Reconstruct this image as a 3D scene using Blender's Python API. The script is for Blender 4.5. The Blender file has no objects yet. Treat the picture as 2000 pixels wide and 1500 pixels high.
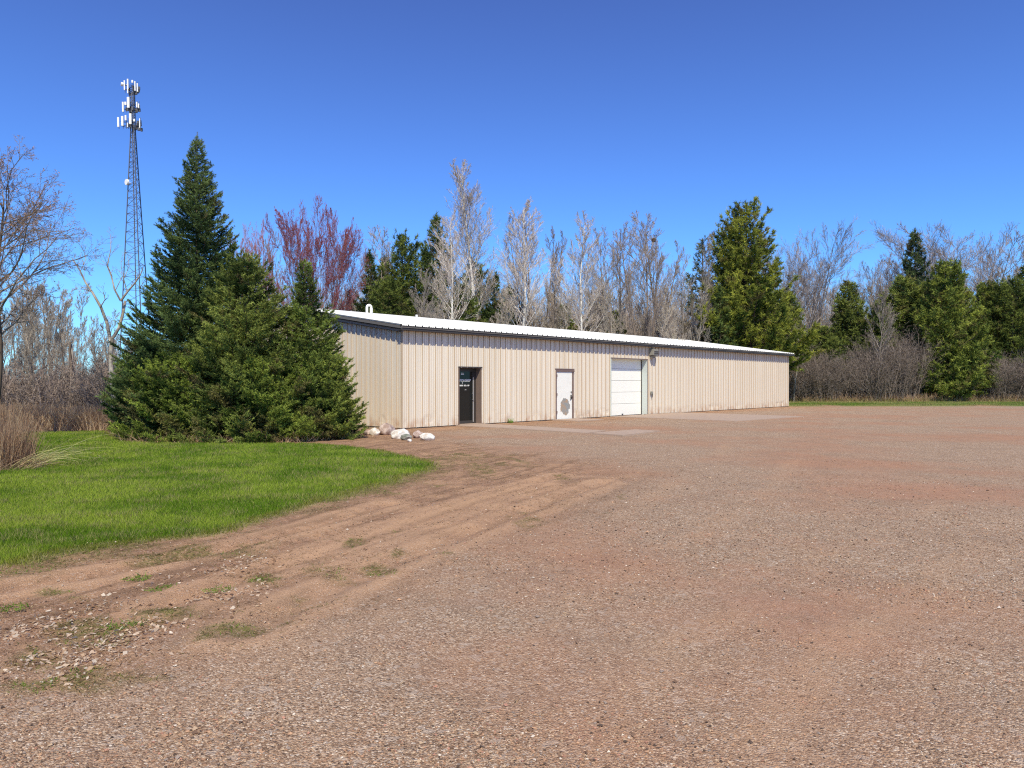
import bpy, bmesh, math, random
import numpy as np

S = bpy.context.scene
COL = S.collection
F, HZ, CH = 1400.0, 748.0, 1.6          # focal length in px of a 2000 px wide picture, horizon row, eye height


def rad(a): return math.radians(a)


def gp(px, py):
    z = CH * F / (py - HZ)
    return ((px - 1000.0) / F * z, z)


def nrm(a):
    return a / np.maximum(np.linalg.norm(a, axis=-1, keepdims=True), 1e-9)


# ------------------------------------------------------------------ scene helpers
def mesh_obj(name, V, faces, mat, parent=None, tint=None, smooth=False, loc=None, attrs=None):
    V = np.asarray(V, dtype=np.float32).reshape(-1, 3)
    if isinstance(faces, np.ndarray): faces = [faces]
    me = bpy.data.meshes.new(name)
    me.vertices.add(len(V)); me.vertices.foreach_set('co', V.ravel())
    idx, st, tot, c = [], [], [], 0
    for f in faces:
        f = np.asarray(f, dtype=np.int32)
        if len(f) == 0: continue
        k = f.shape[1]
        idx.append(f.ravel()); st.append(c + np.arange(len(f)) * k); tot.append(np.full(len(f), k)); c += f.size
    idx = np.concatenate(idx); st = np.concatenate(st).astype(np.int32); tot = np.concatenate(tot).astype(np.int32)
    me.loops.add(len(idx)); me.loops.foreach_set('vertex_index', idx)
    me.polygons.add(len(st)); me.polygons.foreach_set('loop_start', st); me.polygons.foreach_set('loop_total', tot)
    me.polygons.foreach_set('use_smooth', np.full(len(st), bool(smooth)))
    if tint is not None:
        at = me.color_attributes.new('tint', 'FLOAT_COLOR', 'POINT')
        c4 = np.ones((len(V), 4), dtype=np.float32); c4[:, :3] = tint
        at.data.foreach_set('color', c4.ravel())
    for k, a in (attrs or {}).items():
        at = me.color_attributes.new(k, 'FLOAT_COLOR', 'POINT')
        c4 = np.ones((len(V), 4), dtype=np.float32); c4[:, :3] = a
        at.data.foreach_set('color', c4.ravel())
    me.update(calc_edges=True); me.validate()
    me.materials.append(mat)
    o = bpy.data.objects.new(name, me); COL.objects.link(o)
    if parent: o.parent = parent
    if loc is not None: o.location = loc
    return o


def tag(o, label=None, cat=None, group=None, kind=None):
    if label: o['label'] = label
    if cat: o['category'] = cat
    if group: o['group'] = group
    if kind: o['kind'] = kind
    return o


def empty(name, loc=(0, 0, 0), rz=0.0):
    e = bpy.data.objects.new(name, None); COL.objects.link(e)
    e.location = loc; e.rotation_euler = (0, 0, rz); e.empty_display_size = .3
    return e


class MB:
    """collects boxes, prisms and tubes into one mesh"""
    def __init__(s): s.V, s.F4, s.F3, s.n = [], [], [], 0
    def add(s, V, F):
        V = np.asarray(V, float).reshape(-1, 3); F = np.asarray(F, int)
        (s.F4 if F.shape[1] == 4 else s.F3).append(F + s.n); s.V.append(V); s.n += len(V)
    def box(s, x0, x1, y0, y1, z0, z1):
        V = [(x, y, z) for x in (x0, x1) for y in (y0, y1) for z in (z0, z1)]
        s.add(V, [(0, 1, 3, 2), (4, 6, 7, 5), (0, 4, 5, 1), (2, 3, 7, 6), (0, 2, 6, 4), (1, 5, 7, 3)])
        return s
    def hexa(s, b, t):
        s.add(list(b) + list(t), [(3, 2, 1, 0), (4, 5, 6, 7), (0, 1, 5, 4), (1, 2, 6, 5), (2, 3, 7, 6), (3, 0, 4, 7)])
        return s
    def bar(s, p, q, r, sides=4, r2=None):
        V, Fq = tubes(np.array([[p, q]], float), np.array([r]), np.array([r if r2 is None else r2]), sides)
        s.add(V, Fq); return s
    def line(s, pts, r0, r1, sides=6):
        V, Fq = tubes(np.array([pts], float), np.array([r0]), np.array([r1]), sides)
        s.add(V, Fq); return s
    def disc(s, c, n, r, t, k=14):
        n = nrm(np.array(n, float)); a = nrm(np.cross(n, (0, .1, 1.0) if abs(n[2]) < .9 else (1, 0, 0))); b = np.cross(n, a)
        an = np.arange(k) / k * 2 * math.pi
        ring = np.cos(an)[:, None] * a + np.sin(an)[:, None] * b
        c = np.array(c, float)
        V = np.vstack([c + ring * r, c + n * t + ring * r, [c], [c + n * t]])
        i = np.arange(k); j = (i + 1) % k
        s.n0 = s.n
        q = np.stack([i, j, j + k, i + k], 1)
        t1 = np.stack([j, i, np.full(k, 2 * k)], 1); t2 = np.stack([i + k, j + k, np.full(k, 2 * k + 1)], 1)
        s.V.append(V); s.F4.append(q + s.n); s.F3.append(np.vstack([t1, t2]) + s.n); s.n += len(V)
        return s
    def build(s, name, mat, parent=None, smooth=False):
        fs = []
        if s.F4: fs.append(np.vstack(s.F4))
        if s.F3: fs.append(np.vstack(s.F3))
        return mesh_obj(name, np.vstack(s.V), fs, mat, parent, smooth=smooth)


def tubes(pts, R0, R1, sides):
    """pts (N,S,3) -> vertices, quads; sides 2 is a ribbon"""
    N, S_, _ = pts.shape
    ax = nrm(pts[:, -1] - pts[:, 0])
    ref = np.where(np.abs(ax[:, 2:3]) > .9, np.array([[1., 0, 0]]), np.array([[0, 0, 1.]]))
    a = nrm(np.cross(ax, ref)); b = np.cross(ax, a)
    t = np.linspace(0, 1, S_)
    R = R0[:, None] * (1 - t) + R1[:, None] * t
    if sides == 2:
        an = np.array([0., math.pi]); ph = (np.arange(N) * 2.399) % math.pi
        d = np.cos(ph[:, None] + an)[:, :, None] * a[:, None] + np.sin(ph[:, None] + an)[:, :, None] * b[:, None]
    else:
        an = np.arange(sides) / sides * 2 * math.pi
        d = np.cos(an)[None, :, None] * a[:, None] + np.sin(an)[None, :, None] * b[:, None]
    V = pts[:, :, None, :] + d[:, None] * R[:, :, None, None]
    V = V.reshape(-1, 3)
    n_, s_, k_ = np.meshgrid(np.arange(N), np.arange(S_ - 1), np.arange(1 if sides == 2 else sides), indexing='ij')
    k2 = (k_ + 1) % sides
    base = n_ * S_ * sides + s_ * sides
    Fq = np.stack([base + k_, base + k2, base + sides + k2, base + sides + k_], -1).reshape(-1, 4)
    return V, Fq


# ------------------------------------------------------------------ numpy noise / masks
_r = np.random.default_rng(5)
_T = _r.random((256, 256))


def vnoise(x, y):
    xi = np.floor(x).astype(int); yi = np.floor(y).astype(int)
    fx = x - xi; fy = y - yi
    fx = fx * fx * (3 - 2 * fx); fy = fy * fy * (3 - 2 * fy)
    g = lambda i, j: _T[i & 255, j & 255]
    return (g(xi, yi) * (1 - fx) + g(xi + 1, yi) * fx) * (1 - fy) + (g(xi, yi + 1) * (1 - fx) + g(xi + 1, yi + 1) * fx) * fy


def fbm(x, y, o=4):
    s = 0; a = .5; t = 0
    for i in range(o):
        s = s + a * vnoise(x + 17.3 * i, y - 9.1 * i); t += a; a *= .5; x = x * 2.03; y = y * 2.03
    return s / t


def inside(poly, x, y):
    poly = np.array(poly); r = np.zeros(x.shape, bool)
    for i in range(len(poly)):
        (x0, y0), (x1, y1) = poly[i], poly[i - 1]
        c = ((y0 > y) != (y1 > y))
        with np.errstate(divide='ignore', invalid='ignore'):
            xx = (x1 - x0) * (y - y0) / (y1 - y0 + 1e-12) + x0
        r ^= c & (x < xx)
    return r


def soft(poly, x, y, w, n=10, seed=1):
    r = np.random.default_rng(seed); s = np.zeros(x.shape)
    wv = w * (1 + .0)
    for i in range(n):
        a, q = r.random() * 6.283, math.sqrt(r.random()) * wv
        s += inside(poly, x + q * math.cos(a), y + q * math.sin(a))
    return s / n


def seg_d(pl, x, y):
    d = np.full(x.shape, 1e9)
    for (a, b) in zip(pl[:-1], pl[1:]):
        ax, ay = a; bx, by = b
        t = np.clip(((x - ax) * (bx - ax) + (y - ay) * (by - ay)) / ((bx - ax) ** 2 + (by - ay) ** 2), 0, 1)
        d = np.minimum(d, np.hypot(x - ax - t * (bx - ax), y - ay - t * (by - ay)))
    return d


LAWN = [gp(*p) for p in ((0, 1113), (120, 1085), (250, 1064), (380, 1040), (500, 1010), (600, 985), (700, 960), (780, 938),
                         (825, 922), (838, 910), (810, 897), (740, 882), (660, 871), (600, 868), (500, 867), (400, 867),
                         (300, 867), (240, 864), (215, 850), (205, 843), (90, 846), (20, 848), (-300, 850))] + [(-30, 22), (-30, 5.5), (-9, 5.2)]
GRAVEL = [gp(*p) for p in ((0, 1352), (200, 1328), (400, 1275), (560, 1212), (700, 1140), (900, 1062), (1050, 1012),
                           (1180, 968), (1240, 940), (1190, 905), (1050, 888), (920, 872), (860, 858), (852, 842), (1000, 834), (1541, 797))] + \
         [(23, 50.5), (60, 50.5), (60, -20), (-20, -20), (-20, 3.3)]
C0 = np.array([-3.82, 24.9]); U = np.array([.689, .725]); Vv = np.array([-.725, .689])


def bl(s, n):            # building coordinates (along the front, out from it) -> world
    p = C0 + U * s - Vv * n
    return float(p[0]), float(p[1])


RUTS = [[gp(*p) for p in r] for r in (((330, 1180), (520, 1115), (700, 1052), (850, 1003), (980, 962), (1090, 930)),
                                     ((480, 1235), (660, 1145), (790, 1090), (930, 1034), (1060, 985), (1180, 942)),
                                     ((620, 1095), (800, 1030), (930, 985), (1060, 948)),
                                     ((0, 1150), (200, 1120), (420, 1075), (600, 1030), (760, 985)))]
MOSS = [(745, 1117, 34, 16), (600, 1185, 30, 14), (480, 1232, 62, 20), (420, 1250, 40, 12), (160, 1335, 70, 24), (390, 1082, 120, 14), (300, 1095, 80, 10),
        (490, 1062, 50, 10), (700, 1059, 34, 9), (1020, 1022, 26, 12), (800, 1083, 16, 9), (876, 1084, 14, 5), (1120, 935, 22, 4), (900, 893, 60, 7), (845, 905, 40, 6), (1010, 905, 45, 5), (60, 1345, 80, 12), (560, 1215, 20, 8), (1225, 968, 18, 4),
        (650, 1128, 36, 8), (330, 1200, 70, 22), (180, 1240, 90, 26), (60, 1290, 70, 22), (515, 1137, 30, 12), (600, 1113, 40, 10), (750, 965, 34, 6),
        (930, 912, 40, 6), (770, 1030, 20, 6), (120, 1165, 40, 8), (250, 1320, 90, 14), (960, 925, 30, 5), (1170, 1008, 14, 4), (860, 948, 26, 4)]


def masks(x, y):
    nz = fbm(x * .9 + 3, y * .9, 4) - .5
    n2 = fbm(x * 5, y * 5 + 40, 3) - .5
    jx, jy = x + nz * .5 + n2 * .3, y - nz * .5 + n2 * .4
    lawn = soft(LAWN, jx * 1.0, jy, .22, 16)
    gx, gy = x + nz * 2.2 + n2 * .8, y + nz * 2.2 + n2 * 1.2
    grav = soft(GRAVEL, gx, gy, 1.0, 30)
    strip = ((y > 50.5 + nz * 1.5) & (x > 17.5 + (y - 50) * .2)).astype(float)
    # where the whole lot lies: dirt next to lawn
    px = 1000 + x / np.maximum(y, .1) * F
    fr = 1.0 - np.maximum(grav, lawn)
    forest = ((y > 24.2 + nz * 1.2) & (x < -11)) | (y > 54) | ((x < -7.5) & (y > 18.6)) | ((x - C0[0]) * -Vv[0] + (y - C0[1]) * -Vv[1] < -1) & (y > 19.9) & (x < -1)
    forest = forest.astype(float) * (1 - strip) * (1 - lawn)
    forest = np.maximum(forest, ((y > 62)).astype(float))
    dirt = fr * (1 - forest) * (1 - strip)
    moss = np.zeros(x.shape)
    X, Y = x, np.maximum(y, .5)
    py = HZ + CH * F / Y
    for (a, b, w, h) in MOSS:
        q = ((px - a + nz * 90 + n2 * 60) / w) ** 2 + ((py - b + n2 * 45 - nz * 20) / h) ** 2
        moss = np.maximum(moss, np.clip(1.25 - q, 0, 1))
    moss = moss * np.clip(.75 + n2 * 2.5, 0, 1)
    ed = seg_d(LAWN[:11], x, y)
    moss = np.maximum(moss, np.clip(1.3 - ed / .5, 0, 1) * (lawn < .6) * np.clip(.6 + n2 * 3.5 + nz * 2, 0, 1))
    rut = np.zeros(x.shape); ridge = np.zeros(x.shape)
    for r in RUTS:
        d = seg_d(r, x + n2 * .12, y)
        rut = np.maximum(rut, np.exp(-(d / .11) ** 2)); ridge = np.maximum(ridge, np.exp(-((d - .24) / .1) ** 2))
    rut *= (1 - lawn); ridge *= (1 - lawn)
    return dict(lawn=lawn, grav=grav, strip=strip, forest=forest, dirt=dirt, moss=moss, rut=rut, ridge=ridge, nz=nz, n2=n2)


def hgt(x, y, m=None):
    m = m or masks(x, y)
    near = np.exp(-((np.maximum(y, 0)) / 40) ** 2)
    fine = (fbm(x * 8, y * 8, 3) - .5) * .011 * m['dirt'] + (fbm(x * 11 + 9, y * 11, 2) - .5) * .006
    return (m['nz'] * .035 * near + fine - .03 * m['rut'] + .018 * m['ridge'] + .03 * m['lawn'] * near) * np.clip((y - 1) / 4, .3, 1)


# ------------------------------------------------------------------ materials
def new_mat(name):
    m = bpy.data.materials.new(name); m.use_nodes = True
    nt = m.node_tree; nt.nodes.clear()
    out = nt.nodes.new('ShaderNodeOutputMaterial')
    return m, nt, out


def N(nt, t, **k):
    n = nt.nodes.new(t)
    for a, b in k.items():
        if a.startswith('_'): setattr(n, a[1:], b)
        else: n.inputs[a].default_value = b
    return n


def mixc(nt, fac, a, b, mode='MIX'):
    n = nt.nodes.new('ShaderNodeMix'); n.data_type = 'RGBA'; n.blend_type = mode
    for sock, v in ((n.inputs[0], fac), (n.inputs[6], a), (n.inputs[7], b)):
        if hasattr(v, 'is_linked') or isinstance(v, bpy.types.NodeSocket): nt.links.new(v, sock)
        elif isinstance(v, (int, float)): sock.default_value = v
        else: sock.default_value = tuple(v) + (1,) if len(v) == 3 else v
    return n.outputs[2]


def mth(nt, op, a, b=None, clamp=False):
    n = nt.nodes.new('ShaderNodeMath'); n.operation = op; n.use_clamp = clamp
    for i, v in enumerate((a, b)):
        if v is None: continue
        if isinstance(v, (int, float)): n.inputs[i].default_value = v
        else: nt.links.new(v, n.inputs[i])
    return n.outputs[0]


def ramp(nt, src, stops, interp='LINEAR'):
    n = nt.nodes.new('ShaderNodeValToRGB'); cr = n.color_ramp; cr.interpolation = interp
    while len(cr.elements) < len(stops): cr.elements.new(.5)
    for e, (p, c) in zip(cr.elements, stops):
        e.position = p; e.color = (tuple(c) + (1,)) if not isinstance(c, (int, float)) else (c, c, c, 1)
    nt.links.new(src, n.inputs[0])
    return n.outputs[0]


def coords(nt, obj=True, scale=None):
    tc = nt.nodes.new('ShaderNodeTexCoord')
    s = tc.outputs['Object']
    if scale is not None:
        mp = nt.nodes.new('ShaderNodeMapping'); mp.inputs['Scale'].default_value = scale
        nt.links.new(s, mp.inputs[0]); s = mp.outputs[0]
    return s


def noise(nt, vec, scale, detail=4, rough=.55):
    n = N(nt, 'ShaderNodeTexNoise', Scale=scale, Detail=detail, Roughness=rough); nt.links.new(vec, n.inputs[0]); return n.outputs[0]


def plain(name, col, rough=.6, var=.12, scale=6, metal=0, bump=0.0, spec=.4):
    m, nt, out = new_mat(name)
    v = coords(nt)
    nz = noise(nt, v, scale)
    c = mixc(nt, nz, [max(0, a * (1 - var)) for a in col], [min(1, a * (1 + var)) for a in col])
    b = N(nt, 'ShaderNodeBsdfPrincipled', Roughness=rough, Metallic=metal); b.inputs['Specular IOR Level'].default_value = spec
    nt.links.new(c, b.inputs['Base Color'])
    if bump:
        bp = N(nt, 'ShaderNodeBump', Strength=bump, Distance=.02); nt.links.new(noise(nt, v, scale * 4), bp.inputs['Height']); nt.links.new(bp.outputs[0], b.inputs['Normal'])
    nt.links.new(b.outputs[0], out.inputs[0])
    return m


def leafy(name, trans=.25, gain=1.0, rough=.6):
    """foliage / bark strips whose colour comes from the mesh's tint attribute"""
    m, nt, out = new_mat(name)
    at = nt.nodes.new('ShaderNodeAttribute'); at.attribute_name = 'tint'
    oi = nt.nodes.new('ShaderNodeObjectInfo')
    v = mth(nt, 'ADD', mth(nt, 'MULTIPLY', oi.outputs['Random'], .3), .85 * gain)
    hs = N(nt, 'ShaderNodeHueSaturation'); nt.links.new(at.outputs['Color'], hs.inputs['Color']); nt.links.new(v, hs.inputs['Value'])
    d = N(nt, 'ShaderNodeBsdfDiffuse'); nt.links.new(hs.outputs[0], d.inputs[0])
    if trans > 0:
        t = N(nt, 'ShaderNodeBsdfTranslucent'); nt.links.new(hs.outputs[0], t.inputs[0])
        mx = N(nt, 'ShaderNodeMixShader', Fac=trans); nt.links.new(d.outputs[0], mx.inputs[1]); nt.links.new(t.outputs[0], mx.inputs[2])
        nt.links.new(mx.outputs[0], out.inputs[0])
    else: nt.links.new(d.outputs[0], out.inputs[0])
    return m


def bark(name, c1, c2, scale=5, stretch=.2, dark=None):
    m, nt, out = new_mat(name)
    v = coords(nt, scale=(1, 1, stretch))
    c = mixc(nt, ramp(nt, noise(nt, v, scale, 5), [(.35, 0.), (.65, 1.)]), c1, c2)
    if dark:
        v2 = coords(nt, scale=(1, 1, 2.2))
        c = mixc(nt, ramp(nt, noise(nt, v2, 2.2, 3), [(.56, 0.), (.64, 1.)]), c, dark)
    b = N(nt, 'ShaderNodeBsdfPrincipled', Roughness=.85); nt.links.new(c, b.inputs['Base Color'])
    b.inputs['Specular IOR Level'].default_value = .15
    nt.links.new(b.outputs[0], out.inputs[0]); return m


M_needle = leafy('needles', .28, 2.0)
M_pine = leafy('pine_needles', .3, 1.7)
M_twig = leafy('twigs', 0, 1.36)
M_stone = leafy('stones', 0, 1.1)
M_grass = leafy('grass_blades', .35)
M_bark = bark('conifer_bark', (.10, .075, .055), (.17, .13, .10))
M_greybark = bark('grey_bark', (.13, .11, .09), (.26, .225, .19))
M_birch = bark('pale_bark', (.6, .57, .5), (.82, .79, .72), dark=(.12, .10, .09))
M_brownbark = bark('brown_bark', (.12, .085, .06), (.22, .165, .12))
M_dead = bark('weathered_bark', (.2, .165, .13), (.5, .44, .37), scale=8)


def ground_material():
    m, nt, out = new_mat('ground_surface')
    L = nt.links
    v = coords(nt)
    a1 = nt.nodes.new('ShaderNodeAttribute'); a1.attribute_name = 'maskA'
    a2 = nt.nodes.new('ShaderNodeAttribute'); a2.attribute_name = 'maskB'
    s1 = nt.nodes.new('ShaderNodeSeparateColor'); L.new(a1.outputs['Color'], s1.inputs[0])
    s2 = nt.nodes.new('ShaderNodeSeparateColor'); L.new(a2.outputs['Color'], s2.inputs[0])
    dirt, moss, dust = s1.outputs; lawn, forest, strip = s2.outputs

    def vor(scale):
        n = N(nt, 'ShaderNodeTexVoronoi', Scale=scale); L.new(v, n.inputs['Vector'])
        sc = nt.nodes.new('ShaderNodeSeparateColor'); L.new(n.outputs['Color'], sc.inputs[0])
        return n.outputs['Distance'], sc.outputs[0]
    d1, r1 = vor(88); d2, r2 = vor(190); d3, r3 = vor(26)
    pal = [(0, (.05, .034, .026)), (.16, (.18, .110, .068)), (.4, (.335, .208, .125)), (.66, (.455, .295, .182)), (.86, (.62, .445, .295)), (1, (.94, .80, .62))]
    g1 = ramp(nt, r1, pal); g2 = ramp(nt, r2, pal)
    g = mixc(nt, .42, g1, g2)
    g = mixc(nt, ramp(nt, r3, [(.93, 0.), (.95, .55)]), g, (.55, .44, .34))
    big = noise(nt, v, .22, 5, .6); mid = noise(nt, v, 1.3, 5, .65)
    g = mixc(nt, ramp(nt, big, [(.46, 0.), (.62, .72)]), g, (.43, .225, .132))        # red fines
    for (cx_, cy_, rx_, ry_) in ((1.9, 5.2, .5, 1.3), (6.5, 10.5, 2.2, 1.2)):      # bare red fines showing through the stone
        vs = nt.nodes.new('ShaderNodeVectorMath'); vs.operation = 'SUBTRACT'; L.new(v, vs.inputs[0]); vs.inputs[1].default_value = (cx_, cy_, 0)
        sc = nt.nodes.new('ShaderNodeVectorMath'); sc.operation = 'MULTIPLY'; L.new(vs.outputs[0], sc.inputs[0]); sc.inputs[1].default_value = (1 / rx_, 1 / ry_, 0)
        le = nt.nodes.new('ShaderNodeVectorMath'); le.operation = 'LENGTH'; L.new(sc.outputs[0], le.inputs[0])
        dd = mth(nt, 'ADD', le.outputs['Value'], mth(nt, 'MULTIPLY', mth(nt, 'SUBTRACT', mid, .5), 2.4))
        g = mixc(nt, ramp(nt, dd, [(.35, .34), (1.15, 0.)]), g, (.46, .235, .145))
    g = mixc(nt, ramp(nt, mid, [(.45, 0.), (.75, .4)]), g, (.25, .17, .118))
    g = mixc(nt, ramp(nt, noise(nt, v, 4.5, 4), [(.5, 0.), (.8, .35)]), g, (.50, .31, .18))
    # bare earth
    fn = noise(nt, v, 9, 8, .7)
    e = mixc(nt, ramp(nt, fn, [(.32, 0.), (.68, 1.)]), (.13, .068, .038), (.50, .285, .165))
    e = mixc(nt, ramp(nt, noise(nt, v, 1.7, 5, .6), [(.45, 0.), (.62, .75)]), e, (.54, .32, .175))
    e = mixc(nt, ramp(nt, r1, [(.90, 0.), (.93, .8)], 'LINEAR'), e, (.52, .42, .34))
    vr = nt.nodes.new('ShaderNodeVectorRotate'); vr.rotation_type = 'Z_AXIS'; vr.inputs['Angle'].default_value = -rad(64); L.new(v, vr.inputs['Vector'])
    mp = nt.nodes.new('ShaderNodeMapping'); mp.inputs['Scale'].default_value = (.45, 2.6, 1); L.new(vr.outputs[0], mp.inputs[0])
    lsmear = ramp(nt, noise(nt, mp.outputs[0], 1.5, 7, .72), [(.5, 0.), (.60, .85)])
    e = mixc(nt, lsmear, e, (.18, .105, .06))
    e = mixc(nt, .24, e, mixc(nt, 1.0, g2, (1.05, .92, .80), 'MULTIPLY'))
    c = mixc(nt, dirt, g, e)
    c = mixc(nt, mth(nt, 'MULTIPLY', dust, .75), c, (.56, .345, .20))
    mo = mixc(nt, ramp(nt, fn, [(.38, 0.), (.62, 1.)]), (.085, .075, .022), (.20, .18, .05))
    c = mixc(nt, mth(nt, 'MULTIPLY', moss, ramp(nt, noise(nt, v, 26, 5, .7), [(.40, .15), (.56, .95)])), c, mo)
    lw = mixc(nt, ramp(nt, noise(nt, v, 3, 6), [(.35, 0.), (.65, 1.)]), (.07, .13, .018), (.14, .22, .03))
    c = mixc(nt, lawn, c, lw)
    fo = mixc(nt, ramp(nt, noise(nt, v, 2, 8, .7), [(.35, 0.), (.65, 1.)]), (.12, .085, .05), (.36, .26, .16))
    c = mixc(nt, forest, c, fo)
    st = mixc(nt, ramp(nt, noise(nt, v, .8, 6, .7), [(.4, 0.), (.6, 1.)]), (.12, .17, .035), (.24, .25, .07))
    c = mixc(nt, strip, c, st)
    b = N(nt, 'ShaderNodeBsdfPrincipled', Roughness=.92); b.inputs['Specular IOR Level'].default_value = .15
    L.new(c, b.inputs['Base Color'])
    h = mth(nt, 'ADD', mth(nt, 'MULTIPLY', mth(nt, 'SUBTRACT', 1.0, d1), .9), mth(nt, 'MULTIPLY', mth(nt, 'SUBTRACT', 1.0, d2), .45))
    h = mth(nt, 'ADD', h, mth(nt, 'MULTIPLY', fn, .9))
    bp = N(nt, 'ShaderNodeBump', Strength=.75, Distance=.014); L.new(h, bp.inputs['Height']); L.new(bp.outputs[0], b.inputs['Normal'])
    L.new(b.outputs[0], out.inputs[0])
    return m


# ------------------------------------------------------------------ ground sheet
def axis(lo, hi, step, far_lo, far_hi, g=1.12):
    a = list(np.arange(lo, hi, step)); s = step
    while a[-1] < far_hi: s *= g; a.append(a[-1] + s)
    s = step
    while a[0] > far_lo: s *= g; a.insert(0, a[0] - s)
    return np.array(a)


gx = axis(-12, 12, .07, -900, 900); gy = axis(2.2, 24, .07, -300, 1200)
GX, GY = np.meshgrid(gx, gy, indexing='ij')
mk = masks(GX.ravel(), GY.ravel())
GZ = hgt(GX.ravel(), GY.ravel(), mk)
far = np.hypot(GX.ravel(), GY.ravel()) > 150
GZ[far] = 0
nX, nY = len(gx), len(gy)
ii, jj = np.meshgrid(np.arange(nX - 1), np.arange(nY - 1), indexing='ij')
q = (ii * nY + jj).ravel()
Fg = np.stack([q, q + nY, q + nY + 1, q + 1], 1)
pinkdust = np.clip(mk['ridge'] * .8 + mk['rut'] * .35, 0, 1) * (1 - mk['moss'])
LANES = [[gp(*p) for p in r] for r in (((200, 1480), (620, 1260), (980, 1110), (1240, 1000), (1400, 900), (1450, 845)), ((520, 1500), (900, 1300), (1230, 1130), (1450, 1005), (1560, 900)),
                                      ((1100, 1500), (1350, 1260), (1600, 1090), (1900, 960)), ((1500, 1500), (1650, 1290), (1850, 1120), (2000, 1020)))]
ln_ = np.zeros(len(GZ)); X_, Y_ = GX.ravel(), GY.ravel()
for r in LANES:
    d = seg_d(r, X_ + mk['nz'] * .5 + mk['n2'] * .15, Y_)
    ln_ = np.maximum(ln_, np.exp(-(d / .17) ** 2) * np.clip(.35 + mk['nz'] * 2.2, 0, 1))
pinkdust = np.maximum(pinkdust, ln_ * .42 * mk['grav'])
A = np.stack([mk['dirt'], mk['moss'], pinkdust], 1)
B = np.stack([mk['lawn'], mk['forest'], mk['strip']], 1)
g = mesh_obj('ground', np.stack([GX.ravel(), GY.ravel(), GZ], 1), Fg, ground_material(), smooth=True, attrs={'maskA': A, 'maskB': B})
tag(g, kind='structure')


def rand_px(n, z0, z1, rng, k=2.0, margin=1.1):
    """random ground points in the camera's wedge, density falling as 1/z^k"""
    u = rng.random(n); e = 2 - k
    z = z0 * (z1 / z0) ** u if abs(e) < 1e-6 else (z0 ** e + u * (z1 ** e - z0 ** e)) ** (1 / e)
    x = (rng.random(n) * 2 - 1) * .714 * margin * z
    return x, z


# gravel pebbles lying on the lot
def pebbles():
    rng = np.random.default_rng(11)
    x, y = rand_px(90000, 2.5, 15, rng, 2.6)
    m = masks(x, y)
    keep = (rng.random(len(x)) < (m['grav'] + .35 * m['dirt'])) & (m['lawn'] < .1)
    # loose drifts: fewer stones on the compacted red patches
    keep &= rng.random(len(x)) < np.clip((fbm(x * .45 + 8, y * .45, 3) - .28) * 3.2, .12, 1)
    x, y = x[keep], y[keep]; n = len(x)
    z = hgt(x, y)
    r = (.0032 + .0045 * rng.random(n) ** 2 + (rng.random(n) > .985) * .006) * (1 + y * .035)
    base = np.array([(1, 0, 0), (-1, 0, 0), (0, 1, 0), (0, -1, 0), (0, 0, 1), (0, 0, -1)], float)
    V = base[None] * (.6 + .8 * rng.random((n, 6, 1))) + rng.normal(0, .22, (n, 6, 3))
    V[:, :, 2] *= .65
    V = V * r[:, None, None] + np.stack([x, y, z + r * .35], 1)[:, None]
    f = np.array([(0, 2, 4), (2, 1, 4), (1, 3, 4), (3, 0, 4), (2, 0, 5), (1, 2, 5), (3, 1, 5), (0, 3, 5)])
    Fp = (np.arange(n)[:, None, None] * 6 + f).reshape(-1, 3)
    pal = np.array([(.10, .07, .055), (.2, .125, .085), (.36, .21, .13), (.46, .28, .17), (.48, .34, .22), (.28, .22, .18), (.64, .54, .43), (.42, .22, .15)])
    c = pal[rng.choice(8, n, p=[.11, .15, .2, .18, .14, .1, .05, .07])] * (.85 + .3 * rng.random((n, 1)))
    o = mesh_obj('gravel', V, Fp, M_stone, tint=np.repeat(c, 6, 0))
    tag(o, 'loose reddish brown gravel covering the open lot', 'gravel', kind='stuff')


pebbles()


# grass: lawn blades
def blades(x, y, z, h, w, lean, cols, rng):
    n = len(x)
    a = rng.random(n) * 6.283; b = rng.random(n) * 6.283
    s = np.stack([np.cos(a), np.sin(a), np.zeros(n)], 1) * w[:, None]
    tip = np.stack([np.cos(b) * lean * h, np.sin(b) * lean * h, h], 1)
    P = np.stack([x, y, z - .004], 1)
    V = np.stack([P - s, P + s, P + tip], 1).reshape(-1, 3)
    return V, np.arange(3 * n).reshape(-1, 3), np.repeat(cols, 3, 0)


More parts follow.
